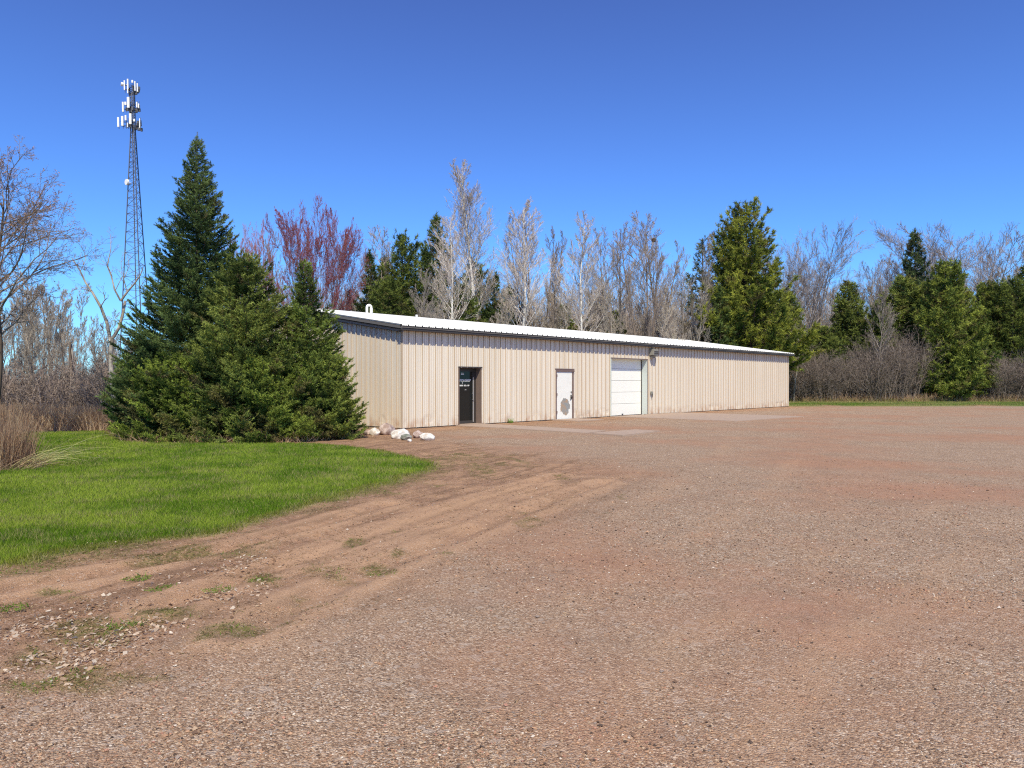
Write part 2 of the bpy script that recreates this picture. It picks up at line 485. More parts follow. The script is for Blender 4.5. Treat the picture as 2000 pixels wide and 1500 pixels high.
def lawn():
    rng = np.random.default_rng(3)
    x, y = [], []
    n = 520000
    yy = 5.6 * (26 / 5.6) ** rng.random(n)
    xx = -.80 * yy + rng.random(n) * (.80 * yy - .10 * yy + .3)
    m = masks(xx, yy)
    k = m['lawn'] > rng.random(n) * .95 + .01
    xx, yy, l = xx[k], yy[k], m['lawn'][k]; n = len(xx)
    z = hgt(xx, yy)
    nz = fbm(xx * 1.1, yy * 1.1, 4); n2 = fbm(xx * 3.3 + 5, yy * 3.3, 3)
    h = (.022 + .03 * rng.random(n)) * (.75 + .8 * n2) * (1 + yy * .012)
    w = .0017 * (1 + yy * .13)
    lean = .25 + .7 * rng.random(n)
    t = np.clip((nz - .35) * 2.6 + rng.normal(0, .18, n), 0, 1)[:, None]
    c = np.array([.12, .215, .016]) * (1 - t) + np.array([.31, .39, .05]) * t
    dry = rng.random(n) < (.10 + .30 * (n2 > .60))
    c[l < .75] = c[l < .75] * .5 + np.array([.20, .15, .04]) * .5
    c[dry] = np.array([.34, .31, .12]) * (.8 + .4 * rng.random((dry.sum(), 1)))
    c *= (.75 + .5 * rng.random((n, 1)))
    V, Fq, C = blades(xx, yy, z, h, w, lean, c, rng)
    tag(mesh_obj('lawn_grass', V, Fq, M_grass, tint=C), 'short bright green grass of the curved lawn', 'grass', kind='stuff')
    # sparse weeds and moss in the dirt
    n = 170000
    xx, yy = rand_px(n, 3.6, 22, rng, 1.6, 1.05)
    m = masks(xx, yy)
    k = rng.random(n) < m['moss'] * (1 - m['lawn']) * .8
    xx, yy = xx[k], yy[k]; n = len(xx)
    z = hgt(xx, yy)
    c = np.array([.16, .155, .045]) * (.6 + .8 * rng.random((n, 1)))
    gr = fbm(xx * 2 + 30, yy * 2, 2) > .57
    c[gr] = np.array([.15, .24, .03]) * (.7 + .6 * rng.random((gr.sum(), 1)))
    V, Fq, C = blades(xx, yy, z, .010 + .02 * rng.random(n), .0022 * (1 + yy * .1), .5 + rng.random(n), c, rng)
    tag(mesh_obj('weeds', V, Fq, M_grass, tint=C), 'low olive weeds and moss scattered on the bare earth', 'weeds', kind='stuff')
    # brown thatch: bits of dead grass and straw pressed into the bare earth
    n = 150000
    xx, yy = rand_px(n, 3.4, 24, rng, 1.7, 1.05)
    m = masks(xx, yy)
    pz = m['dirt'] * (1 - m['lawn']) * np.clip((fbm(xx * 1.3 + 60, yy * 2.0, 4) - .44) * 6, 0, 1) * .8 + m['moss'] * .25 + .012 * m['grav']
    k = rng.random(n) < pz
    xx, yy = xx[k], yy[k]; n = len(xx)
    pal = np.array([(.34, .22, .12), (.22, .13, .07), (.48, .35, .21), (.14, .085, .05), (.20, .17, .06)])
    c = pal[rng.choice(5, n, p=[.3, .25, .15, .2, .1])] * (.7 + .6 * rng.random((n, 1)))
    V, Fq, C = blades(xx, yy, hgt(xx, yy) + .003, .006 + .012 * rng.random(n), .0022 * (1 + yy * .09), 2.2 + 2.5 * rng.random(n), c, rng)
    tag(mesh_obj('thatch', V, Fq, M_grass, tint=C), 'brown dead grass thatch pressed into the dirt between lawn and gravel', 'dead grass', kind='stuff')
    # strip of grass along the far edge of the lot
    n = 60000
    yy = 48.5 + 14 * rng.random(n); xx = 17 + 38 * rng.random(n)
    m = masks(xx, yy); k = rng.random(n) < m['strip'] + .0
    xx, yy = xx[k], yy[k]; n = len(xx)
    t = np.clip(fbm(xx * .5, yy * 1.2, 3)[:, None] * 2 - .5 + (yy[:, None] > 59) * .5, 0, 1)
    c = np.array([.12, .22, .03]) * (1 - t) + np.array([.36, .31, .13]) * t
    V, Fq, C = blades(xx, yy, 0 * xx, .05 + .08 * rng.random(n) + (yy > 60.5) * .25, np.full(n, .012), .4 + .5 * rng.random(n), c * (.7 + .6 * rng.random((n, 1))), rng)
    tag(mesh_obj('verge_grass', V, Fq, M_grass, tint=C), 'green and straw grass verge along the far edge of the lot', 'grass', kind='stuff')


lawn()


def litter():
    rng = np.random.default_rng(21)
    n = 60000
    px = rng.random(n) * 1300 - 40; py = 870 + rng.random(n) * 520
    z = CH * F / (py - HZ); x = (px - 1000) / F * z; y = z
    band = [gp(*p) for p in ((-40, 1265), (120, 1215), (280, 1165), (400, 1130), (520, 1090))]
    d = seg_d(band, x, y)
    d2 = seg_d([gp(-40, 1330), gp(100, 1300), gp(240, 1245), gp(360, 1190), gp(450, 1150)], x, y)
    pr = .5 * np.exp(-(np.minimum(d, d2) / .24) ** 2) + .014
    m = masks(x, y)
    pr = pr * np.clip((fbm(x * 2.6, y * 2.6, 3) - .44) * 7, .03, 1.3) * (m['grav'] < .6)
    pr = np.where(m['lawn'] > .5, .03, pr)
    k = rng.random(n) < pr
    x, y = x[k], y[k]; n = len(x)
    zz = hgt(x, y) + .003
    r = .006 + .014 * rng.random(n) ** 1.5
    a = rng.random(n) * 6.283
    T = np.stack([np.cos(a), np.sin(a), rng.normal(0, .16, n)], 1) * r[:, None]
    Sd = np.stack([-np.sin(a), np.cos(a), rng.normal(0, .22, n)], 1) * (r * (.45 + .4 * rng.random(n)))[:, None]
    T += rng.normal(0, .004, T.shape); Sd += rng.normal(0, .004, Sd.shape)
    P = np.stack([x, y, zz + (y > 0) * .003], 1)
    up = np.array([0, 0, 1.]) * (r * .12)[:, None]
    V = np.stack([P - T, P - Sd + up, P + T, P + Sd + up], 1).reshape(-1, 3)
    i = np.arange(n) * 4
    Fq = np.vstack([np.stack([i, i + 1, i + 2], 1), np.stack([i, i + 2, i + 3], 1)])
    pal = np.array([(.66, .50, .36), (.52, .36, .23), (.74, .62, .48), (.30, .18, .11)])
    c = pal[rng.choice(4, n, p=[.35, .25, .2, .2])] * (.8 + .4 * rng.random((n, 1)))
    tag(mesh_obj('leaf_litter', V, Fq, M_grass, tint=np.repeat(c, 4, 0)), 'pale dry leaf litter strewn on the bare earth', 'leaf litter', kind='stuff')


litter()


# ------------------------------------------------------------------ trees
def branch_pts(P, D, L, segs, wig, up, rng):
    pts = [P]; d = D.copy(); p = P.copy()
    for i in range(segs):
        d = nrm(d + rng.normal(0, wig, d.shape) + np.array([0, 0, up]))
        p = p + d * (L / segs)[:, None]; pts.append(p)
    return np.stack(pts, 1)


def spawn(pts, L, R, M, t0, ang, lr, rr, rng, fall=.6, rmin=.004, t1=1.0):
    Nn, S_, _ = pts.shape
    t = t0 + (t1 - t0) * (np.arange(M)[None] + rng.random((Nn, M))) / M
    f = t * (S_ - 1); i = np.minimum(f.astype(int), S_ - 2); fr = (f - i)[..., None]
    n_ = np.arange(Nn)[:, None]
    a, b = pts[n_, i], pts[n_, i + 1]
    P = a * (1 - fr) + b * fr; T = nrm(b - a)
    w = nrm(np.cross(T, rng.normal(0, 1, T.shape)))
    A_ = (rad(ang) * (.7 + .6 * rng.random((Nn, M))))[..., None]
    D = nrm(T * np.cos(A_) + w * np.sin(A_))
    tt = (t - t0) / max(1e-6, (t1 - t0))
    L2 = L[:, None] * lr * (1 - fall * tt) * (.55 + .45 * np.clip(tt / .22, 0, 1)) * (.65 + .6 * rng.random((Nn, M)))
    R2 = np.maximum(R[:, None] * (1 - .75 * t) * rr, rmin)
    return P.reshape(-1, 3), D.reshape(-1, 3), L2.ravel(), R2.ravel()


def bare_tree(seed, H, R, spec, trunk_wig=.04, stems=1, spread=0.0, trunk_top=.15, light=False):
    """leafless tree; returns (trunk V,F) and (crown V,F list, tint)"""
    rng = np.random.default_rng(seed)
    a = np.arange(stems) * 6.283 / max(1, stems) + rng.random()
    P = np.stack([np.cos(a) * R * .7 * (stems > 1), np.sin(a) * R * .7 * (stems > 1), np.zeros(stems) - .05], 1)
    D = nrm(np.stack([np.cos(a) * spread, np.sin(a) * spread, np.ones(stems)], 1))
    L = H * (.84 + .12 * rng.random(stems)); L[0] = H * .97
    Rr = np.full(stems, R) * (.8 + .3 * rng.random(stems))
    pts = branch_pts(P, D, L, 10, trunk_wig, .03, rng)
    tr = tubes(pts, Rr, Rr * trunk_top, 8)
    Vs, Fs, Cs, n = [], [], [], 0
    for lv, s in enumerate(spec):
        s = dict(s); s['rmin'] = s.get('rmin', .005) * (1.35 if H > 9 and stems > 0 and not light else 1.0)
        P, D, L, Rr = spawn(pts, L, Rr, s['n'], s['t0'], s['ang'], s['len'], s['r'], rng, s.get('fall', .6), s.get('rmin', .005))
        pts = branch_pts(P, D, L, s['seg'], s['wig'], s['up'], rng)
        V, Fq = tubes(pts, Rr, np.maximum(Rr * .3, s.get('rmin', .005) * .6), s['sides'])
        Vs.append(V); Fs.append(Fq + n); n += len(V)
        c = np.array(s['col']) * (.75 + .5 * rng.random((len(P), 1)))
        Cs.append(np.repeat(c, (s['seg'] + 1) * s['sides'], 0))
        if s.get('bud'):
            K, sz, bc = s['bud']
            tt = rng.random((len(pts), K)); f = tt * (pts.shape[1] - 1); i = np.minimum(f.astype(int), pts.shape[1] - 2)
            nn = np.arange(len(pts))[:, None]
            Q = (pts[nn, i] * (1 - (f - i))[..., None] + pts[nn, i + 1] * (f - i)[..., None]).reshape(-1, 3)
            tri = Q[:, None] + rng.normal(0, sz, (len(Q), 3, 3))
            Vs.append(tri.reshape(-1, 3)); b = np.arange(len(Q) * 3).reshape(-1, 3)
            Fs.append(np.hstack([b, b[:, 2:3]]) + n if False else b + n); n += len(Q) * 3
            Cs.append(np.repeat(np.array(bc) * (.6 + .8 * rng.random((len(Q), 1))), 3, 0))
    quads = [f for f in Fs if f.shape[1] == 4]; tris = [f for f in Fs if f.shape[1] == 3]
    faces = [np.vstack(quads)] + ([np.vstack(tris)] if tris else [])
    return tr, (np.vstack(Vs), faces, np.vstack(Cs))


PROTO_Z = -500.0


def tree_thing(name, trunk, crown, mbark, mcrown, H):
    root = empty(name)
    mesh_obj('trunk', trunk[0], trunk[1], mbark, root, smooth=True)
    mesh_obj('crown', crown[0], crown[1], mcrown, root, tint=crown[2])
    root['_h'] = H
    return root


USED = set()


def put(proto, px, top, Z, label, cat='tree', group=None, w=1.0, rz=None, lean=0.0, name=None, rng=random.Random(4)):
    """place the prototype itself the first time, a copy with its own parts afterwards; base on the ground at depth Z"""
    H = proto['_h']
    if proto.name not in USED:
        USED.add(proto.name); o = proto
    else:
        o = proto.copy(); COL.objects.link(o)
        for ch in CHILD[proto.name]:
            c = ch.copy(); COL.objects.link(c); c.parent = o
    Ht = CH + (HZ - top) / F * Z
    s = Ht / H
    o.location = ((px - 1000) / F * Z, Z, 0)
    o.scale = (s * w, s * w, s)
    o.rotation_euler = (0, rad(lean), rz if rz is not None else rng.random() * 6.283)
    for k in ('label', 'category', 'group'):
        if k in o: del o[k]
    tag(o, label, cat, group)
    if name: o.name = name
    return o


CHILD = {}


def reg(o):
    CHILD[o.name] = list(o.children)
    return o


GREY = (.24, .205, .175); PALE = (.52, .48, .42); TAN = (.36, .29, .225); RED = (.30, .10, .09)


def lv(n, t0, ang, ln, r, seg, wig, up, sides, col, fall=.6, rmin=.005, bud=None):
    return dict(n=n, t0=t0, ang=ang, len=ln, r=r, seg=seg, wig=wig, up=up, sides=sides, col=col, fall=fall, rmin=rmin, bud=bud)


def aspen(seed, H=17):
    t, c = bare_tree(seed, H, .15, [lv(50, .33, 38, .27, .30, 5, .035, .10, 4, PALE, .76, .010),
                                     lv(9, .15, 30, .46, .6, 4, .045, .09, 3, (.50, .45, .39), .5, .008),
                                     lv(7, .15, 28, .55, .6, 3, .05, .06, 2, (.38, .33, .28), .4, .006),
                                     lv(5, .2, 28, .6, .6, 2, .06, .05, 2, (.36, .30, .25), .4, .0048)], trunk_wig=.035)
    return tree_thing('aspen_tree', t, c, M_birch, M_twig, H)


def grey_tree(seed, H=14, col=GREY, stems=1, spread=.1, ang=38, name='bare_tree', mb=None, ln=.36, t0=.3, bud=None, up=.12, den=1.0, r0=.14, w2=.1):
    t, c = bare_tree(seed, H, r0, [lv(int(24 * den / max(1, stems * .45)), t0, ang, ln, .50, 6, w2 * .45, up * .8, 4, col, .62, .011),
                                    lv(10, .15, 30, .46, .6, 4, .05, .08, 3, col, .5, .008),
                                    lv(7, .15, 28, .54, .6, 3, .055, .06, 2, col, .4, .006),
                                    lv(5, .2, 28, .6, .6, 2, .06, .05, 2, [a * 1.1 for a in col], .4, .0048, bud)], stems=stems, spread=spread, trunk_wig=.022)
    return tree_thing(name, t, c, mb or M_greybark, M_twig, H)


A1, A2, A3 = reg(aspen(1)), reg(aspen(2)), reg(aspen(3))
G1 = reg(grey_tree(11, name='slim_bare_tree', ang=30, ln=.30))
G2 = reg(grey_tree(12, name='slim_bare_tree', ang=34, ln=.34, col=(.27, .225, .185)))
G3 = reg(grey_tree(13, name='forked_bare_tree', stems=4, spread=.22, ang=30, ln=.26, mb=M_brownbark, col=(.19, .155, .13)))
RM = reg(grey_tree(14, name='red_maple_tree', stems=15, spread=.38, ang=42, ln=.44, t0=.36, col=(.15, .07, .065), bud=(5, .018, (.21, .05, .06)), mb=M_greybark, den=2.2, r0=.08, w2=.09))
RM2 = reg(grey_tree(15, name='red_maple_tree', stems=7, spread=.2, ang=40, ln=.40, t0=.34, col=(.27, .155, .14), bud=(3, .015, (.36, .12, .13)), den=1.5, r0=.09, w2=.07))
RO = reg(grey_tree(16, name='round_crowned_bare_tree', stems=9, spread=.42, ang=42, ln=.46, t0=.42, col=(.24, .205, .19), up=.03, den=1.7, r0=.11, w2=.07))
RO2 = reg(grey_tree(17, name='round_crowned_bare_tree', stems=7, spread=.36, ang=42, ln=.44, t0=.38, col=(.24, .2, .185), up=.05, den=1.6, r0=.11, w2=.07))
SAP = [reg(grey_tree(30 + i, H=10, name='slender_bare_tree', ang=30, ln=.24, t0=.3, den=.55, r0=[.07, .085, .06, .10][i], col=[(.30, .255, .20), (.26, .225, .18), (.31, .27, .215), (.25, .21, .165)][i],
                     mb=[M_greybark, M_brownbark, M_dead, M_greybark][i])) for i in range(4)]


# -- conifers
def needles(P, D, K, ln, wd, spread, tint, rng):
    n = len(P)
    P = np.repeat(P, K, 0); D0 = np.repeat(D, K, 0); T = np.repeat(tint, K, 0); ln = np.repeat(ln, K)
    d = nrm(D0 + rng.normal(0, spread, D0.shape))
    b = P + D0 * (ln * rng.random(n * K) * .6)[:, None]
    s = nrm(np.cross(d, rng.normal(0, 1, d.shape))) * wd * (ln / ln.mean())[:, None]
    l = (ln * (.7 + .6 * rng.random(n * K)))[:, None]
    V = np.stack([b - s, b + s, b + d * l], 1).reshape(-1, 3)
    T = T * (.65 + .7 * rng.random((n * K, 1)))
    return V, np.arange(3 * n * K).reshape(-1, 3), np.repeat(T, 3, 0)


def conifer(seed, H, R, prof, nb, side_gap, tuft_gap, K, ln, wd, spread, c_in, c_out, el0=-6, el1=38, tipup=.25, droop=.12,
            irr=.25, t_in=.3, clump=.5, z0=.02, side_len=.34, br=.03, rt=.12, xsq=1.0, flat=.25):
    """conifer built branch by branch: bough, side twigs, needle tufts"""
    rng = np.random.default_rng(seed)
    zz = z0 + (.985 - z0) * (np.arange(nb) + rng.random(nb)) / nb
    zz = 1 - (1 - zz) ** .85 if True else zz
    az = np.arange(nb) * 2.39996 + rng.normal(0, .35, nb)
    lob = 1 + irr * (fbm(np.cos(az) * 1.6 + 5 + zz * 4, np.sin(az) * 1.6 + zz * 5 + seed, 3) - .5) * 2.4
    lob = np.clip(lob, .55, 1.14 if irr < .6 else 1.3)
    L = R * prof(zz) * lob * (.82 + .26 * rng.random(nb))
    el = np.radians(el0 + (el1 - el0) * zz ** 1.3 + rng.normal(0, 5, nb))
    rd = np.stack([np.cos(az), np.sin(az), np.zeros(nb)], 1)
    S_ = 7; t = np.linspace(0, 1, S_)
    hor = L[:, None] * t * np.cos(el)[:, None]
    ver = L[:, None] * (t * np.sin(el)[:, None] - droop * np.sin(math.pi * t) + tipup * t ** 3)
    pts = rd[:, None] * hor[..., None]
    pts[:, :, 2] = zz[:, None] * H + ver
    pts[:, 1:] += rng.normal(0, .012, (nb, S_ - 1, 3)) * L[:, None, None]
    V, Fq = tubes(pts, np.maximum(L * .014, .008) * (br / .03), np.full(nb, .004), 4)
    Vs, F4, Cs, n = [V], [Fq], [np.tile(np.array([.10, .075, .055]), (len(V), 1))], len(V)
    P_, D_, L_, T_ = [], [], [], []
    bt = rng.random(nb)                                                     # each bough has its own brightness
    for i in range(nb):
        m = max(3, int(L[i] * (1 - t_in * .5) / side_gap)) * 2
        ts = t_in * .6 + (1 - t_in * .6) * rng.random(m) ** .85
        f = ts * (S_ - 1); k = np.minimum(f.astype(int), S_ - 2); fr = (f - k)[:, None]
        a, b = pts[i, k], pts[i, k + 1]
        p = a * (1 - fr) + b * fr; T = nrm(b - a)
        side = nrm(np.cross(T, np.array([0, 0, 1.]))) * np.where(np.arange(m) % 2, 1, -1)[:, None]
        dd = nrm(T * (.7 + .3 * rng.random((m, 1))) + side * (.5 + .5 * rng.random((m, 1))) + rng.normal(0, flat, (m, 3)))
        sl = (side_len * L[i] * (1 - ts * .75) + .08) * (.6 + .7 * rng.random(m))
        nt_ = max(1, int(np.ceil(sl.mean() / tuft_gap)))
        u = (np.arange(nt_)[None] + rng.random((m, nt_))) / nt_
        q = p[:, None] + dd[:, None] * (sl[:, None] * u)[..., None]
        q[..., 2] += -.18 * (sl[:, None] * u) ** 1.0 * .5 + .1 * u * sl[:, None]
        P_.append(q.reshape(-1, 3)); D_.append(np.repeat(dd, nt_, 0)); L_.append(np.full(m * nt_, 1.0))
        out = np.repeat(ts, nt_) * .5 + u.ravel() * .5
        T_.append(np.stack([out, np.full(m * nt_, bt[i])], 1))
        P_.append(pts[i, -1:] + rng.normal(0, .02, (2, 3))); D_.append(np.repeat(T[-1:] * 0 + nrm(pts[i, -1] - pts[i, -2]), 2, 0)); L_.append(np.ones(2)); T_.append(np.array([[1, bt[i]]] * 2))
    P = np.vstack(P_); D = np.vstack(D_); Tn = np.vstack(T_)
    # leader
    kz = np.linspace(.93, 1.0, 16) * H
    P = np.vstack([P, np.stack([0 * kz, 0 * kz, kz], 1)]); D = np.vstack([D, np.tile([0, 0, 1.], (16, 1))]); Tn = np.vstack([Tn, np.tile([1, .5], (16, 1))])
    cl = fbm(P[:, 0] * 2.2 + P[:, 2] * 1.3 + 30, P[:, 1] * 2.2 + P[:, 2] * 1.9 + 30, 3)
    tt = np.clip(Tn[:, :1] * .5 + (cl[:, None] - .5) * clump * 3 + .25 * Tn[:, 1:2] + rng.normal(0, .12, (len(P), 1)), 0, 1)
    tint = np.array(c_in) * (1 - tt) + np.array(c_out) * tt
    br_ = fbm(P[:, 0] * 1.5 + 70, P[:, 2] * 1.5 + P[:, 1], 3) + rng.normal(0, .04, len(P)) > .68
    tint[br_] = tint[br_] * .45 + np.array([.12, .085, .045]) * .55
    lnn = ln * (.75 + .5 * rng.random(len(P)))
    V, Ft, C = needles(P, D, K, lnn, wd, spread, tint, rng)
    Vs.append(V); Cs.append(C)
    Va = np.vstack(Vs); Va[:, 0] *= xsq
    trk = branch_pts(np.array([[0, 0, -.1]]), np.array([[0, 0, 1.]]), np.array([H * .98]), 8, .008, .02, rng)
    trk[0, :, :2] *= .3
    tr = tubes(trk, np.array([rt]), np.array([.012]), 8)
    return tr, (Va, [np.vstack(F4), Ft + n], np.vstack(Cs))


cone = lambda p: (lambda z: np.clip((1 - z), 0, 1) ** p)


def spruce(seed, H, R, nb, name='spruce_tree', prof=None, c_in=(.035, .065, .022), c_out=(.15, .20, .055), **k):
    kk = dict(side_gap=.055, tuft_gap=.06, K=7, ln=.062, wd=.0072, spread=.6, clump=.8, side_len=.30, flat=.12, droop=.10, tipup=.16); kk.update(k)
    t, c = conifer(seed, H, R, prof or cone(.85), nb, c_in=c_in, c_out=c_out, **kk)
    return tree_thing(name, t, c, M_bark, M_needle, H)


# the dark clump of spruces beside the gable
SPR = [
    # px, base depth, height, radius, branches, label
    (386, 22.0, 262, 2.5, 620, lambda z: (np.clip(1 - z, 0, 1) ** .92) * (1 - .10 * np.exp(-((z - .55) / .1) ** 2)), 41, (.018, .036, .016), (.125, .165, .055), 'tallest dark spruce, its pointed top standing far above the other evergreens'),
    (480, 20.6, 500, 1.95, 380, lambda z: np.clip(1 - z, 0, 1) ** .55, 42, (.022, .038, .012), (.18, .205, .05), 'yellowish green spruce with blunt top right beside the tallest spruce'),
    (596, 21.0, 508, 1.5, 360, lambda z: np.clip(1.0 - z, 0, 1) ** .62 * np.where(z > .66, .62, 1), 43, (.018, .036, .012), (.165, .205, .046), 'spruce with narrow spiky tip growing in front of the shed gable'),
    (628, 20.6, 700, 1.22, 260, lambda z: np.clip(1 - z, 0, 1) ** .42, 44, (.02, .038, .012), (.185, .215, .046), 'low rounded spruce nearest to the shed wall and the boulders'),
    (350, 20.2, 705, 1.45, 250, lambda z: np.clip(1 - z, 0, 1) ** .45, 45, (.022, .042, .011), (.20, .24, .045), 'low bushy spruce at the foot of the tallest spruce, facing the lawn'),
    (520, 19.9, 715, 1.5, 250, lambda z: np.clip(1 - z, 0, 1) ** .42, 46, (.02, .038, .011), (.18, .215, .042), 'low spreading spruce in the middle of the clump'),
    (282, 21.6, 660, 1.15, 220, lambda z: np.clip(1 - z, 0, 1) ** .5, 47, (.017, .036, .014), (.145, .19, .05), 'leftmost spruce of the clump, low boughs reaching over the lawn'),
]
for (px, Z, top, R, nb, prof, seed, ci, co, lab) in SPR:
    H = CH + (HZ - top) / F * Z
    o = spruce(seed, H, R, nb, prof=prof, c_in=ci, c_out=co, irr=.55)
    o.location = ((px - 1000) / F * Z, Z, 0); del o['_h']
    tag(o, lab, 'spruce', 'spruces in the clump beside the shed')


# white pines and other evergreens behind
def pine(seed, H=15, R=3.4, nb=110, prof=None, name='pine_tree', c_in=(.035, .065, .02), c_out=(.22, .25, .045), **k):
    kk = dict(side_gap=.22, tuft_gap=.22, K=10, ln=.27, wd=.024, spread=.75, el0=2, el1=50, tipup=.22, droop=.05, irr=.5, t_in=.35, clump=.55, side_len=.30, br=.05, rt=.2, flat=.35, z0=.12)
    kk.update(k)
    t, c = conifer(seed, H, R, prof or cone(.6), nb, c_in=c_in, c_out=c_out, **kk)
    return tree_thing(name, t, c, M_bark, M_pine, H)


PBIG = pine(51, 16.3, 5.1, 260, prof=lambda z: np.clip(1 - z, 0, 1) ** .42 * (.62 + .38 * np.clip((1 - z) / .75, 0, 1)) * np.where(z < .15, .8, 1), irr=.8, clump=.6, c_in=(.03, .055, .014), c_out=(.28, .29, .05))
P1 = pine(52, 12, 3.1, 150, prof=cone(.7), c_out=(.17, .20, .045), c_in=(.03, .05, .016))
P2 = pine(53, 12, 3.5, 170, prof=cone(.5), c_out=(.19, .22, .05), c_in=(.03, .05, .016))
P3 = pine(54, 12, 2.4, 130, prof=cone(.85), c_out=(.13, .17, .05), c_in=(.03, .05, .02))
CD = pine(55, 9, 2.5, 300, prof=lambda z: np.clip(1 - z, 0, 1) ** .55, name='cedar_tree', c_in=(.03, .055, .02), c_out=(.21, .235, .055), ln=.22, K=8, side_gap=.18, el0=10, irr=.35, z0=.03)
CD2 = pine(56, 11.6, 3.6, 420, prof=lambda z: np.clip(1 - z, 0, 1) ** .42, name='cedar_tree', c_in=(.032, .06, .018), c_out=(.25, .275, .055), ln=.24, K=8, side_gap=.2, el0=6, irr=.5, z0=.03)
SN = pine(57, 11, 2.6, 230, prof=cone(.75), name='fir_tree', c_in=(.02, .035, .02), c_out=(.10, .13, .05), ln=.24, el0=-8, el1=25, irr=.25, z0=.25)
GP = pine(58, 12, 2.4, 60, prof=cone(.45), name='pine_tree', c_in=(.08, .09, .06), c_out=(.20, .22, .13), irr=.7, K=7, z0=.3)
for o in (PBIG, P1, P2, P3, CD, CD2, SN, GP): reg(o)

# --- middle distance, behind the shed (photo column, top row, depth)
put(RM, 620, 424, 50, 'broad maple hazed with dark red buds, left of the roof', w=.6)
put(RM2, 490, 452, 52, 'narrow reddish maple just right of the tallest spruce', w=.5)
put(G1, 548, 480, 56, 'thin bare tree between the two red maples', w=.9)
put(G2, 735, 448, 58, 'slim grey bare tree rising behind the dark pine left of the roof vents', w=1.1)
put(P3, 722, 492, 54, 'narrow dark pine directly behind the curved roof vent', w=1.0)
put(P2, 786, 462, 57, 'bushy dark green pine between the roof vents', w=.85)
put(P1, 852, 424, 60, 'tall dark conifer hidden behind a leaning pale aspen', w=.8)
put(A1, 880, 408, 50, 'crooked pale aspen with many spreading twigs in front of a dark conifer', 'aspen', w=1.0, lean=-3)
put(G1, 822, 545, 49, 'young thin bare tree beside the small roof stub', w=1.0)
put(A2, 950, 332, 56, 'tallest white trunked aspen above the middle of the roof', 'aspen', w=1.1)
put(P3, 968, 535, 58, 'dark pine low behind the tallest aspen', w=1.1)
put(A3, 1018, 392, 54, 'white birch with dense crown just right of the tallest aspen', 'birch', w=1.25)
put(G3, 1050, 410, 60, 'brown forked bare tree tangled with the white birch', w=.75)
put(G2, 1078, 505, 56, 'shorter brown bare tree right of the white birch', w=.7)
put(A1, 1140, 430, 55, 'pale aspen standing alone in blue sky above the white steel door', 'aspen', w=1.2, lean=2, rz=2.0)
put(G1, 1178, 470, 60, 'faint grey bare tree next to the lone pale aspen', w=1.1, rz=1.0)
put(G2, 1215, 462, 57, 'slim grey bare tree above the garage door', w=1.15, rz=4)
put(G3, 1268, 436, 54, 'dark forked bare tree holding a squirrel nest near its top', w=.8, rz=.6)
put(G2, 1305, 432, 58, 'tall brown bare tree right of the one with the nest', w=1.3, rz=2.4)
put(G1, 1345, 520, 58, 'small bare tree left of the grey green pine', w=.9, rz=2.4)
put(GP, 1372, 472, 62, 'sparse grey green pine leaning beside the big pine', w=1.0)
put(G1, 1388, 480, 59, 'bare trunk in front of the sparse grey green pine', w=.6, rz=3.4)
put(PBIG, 1458, 402, 60, 'biggest pine, bright yellow green, at the far end of the shed', 'pine', w=1.0, rz=.4)
put(P2, 1428, 440, 63, 'second leader of pine growing tight against the left of the biggest pine', 'pine', w=.8)
put(CD, 1540, 575, 66, 'yellow green cedar leaning out from the biggest pine over the shed corner', 'cedar', w=.95)
put(RO, 1552, 462, 76, 'round crowned bare tree against the sky right of the biggest pine', w=.85)
put(CD, 1658, 555, 69, 'separate dark green cedar standing in the tan woods', 'cedar', w=1.0, rz=2.2)
put(G1, 1712, 560, 62, 'thin bare tree right of the separate cedar', w=.9, rz=5)
put(CD, 1762, 545, 67, 'green cedar below the pointed fir', 'cedar', w=1.2, rz=4.2)
put(SN, 1787, 452, 74, 'dark pointed fir topping the right tree line', 'fir', w=.75)
put(RO2, 1762, 492, 82, 'bare tree half hidden left of the pointed fir', w=.7)
put(RO, 1885, 442, 76, 'large fan shaped bare tree above the right evergreens', w=1.05, rz=2.9)
put(CD2, 1852, 520, 62.5, 'large bright green cedar whose foliage reaches down into the brush', 'cedar', w=.95)
put(CD2, 1815, 560, 66, 'cedar tucked behind the left shoulder of the large bright one', 'cedar', w=.8, rz=2)
put(P2, 1945, 556, 69, 'spreading pine between the large cedar and the picture edge', 'pine', w=1.1, rz=1)
put(P1, 2003, 520, 70, 'pine cut by the right edge of the photo', 'pine', w=1.1, rz=2)
put(P2, 2070, 540, 70, 'pine beyond the right edge of the view', 'pine', w=1.1, rz=3)
put(CD, 1200, 612, 60, 'little dark evergreen peeping over the roof above the garage door', 'evergreen', w=1.0, rz=.2)
put(CD, 1165, 598, 63, 'small evergreen behind the lone pale aspen', 'evergreen', w=.8, rz=1.2)
put(P3, 1405, 560, 58, 'dark young pine filling the gap left of the biggest pine', 'pine', w=1.3, rz=1.2)
put(P1, 905, 556, 52, 'low green pine behind the crooked aspen', 'pine', w=1.3, rz=4.2)
put(P2, 760, 550, 50, 'squat dark pine low between the two roof vents', 'pine', w=1.3, rz=5.2)

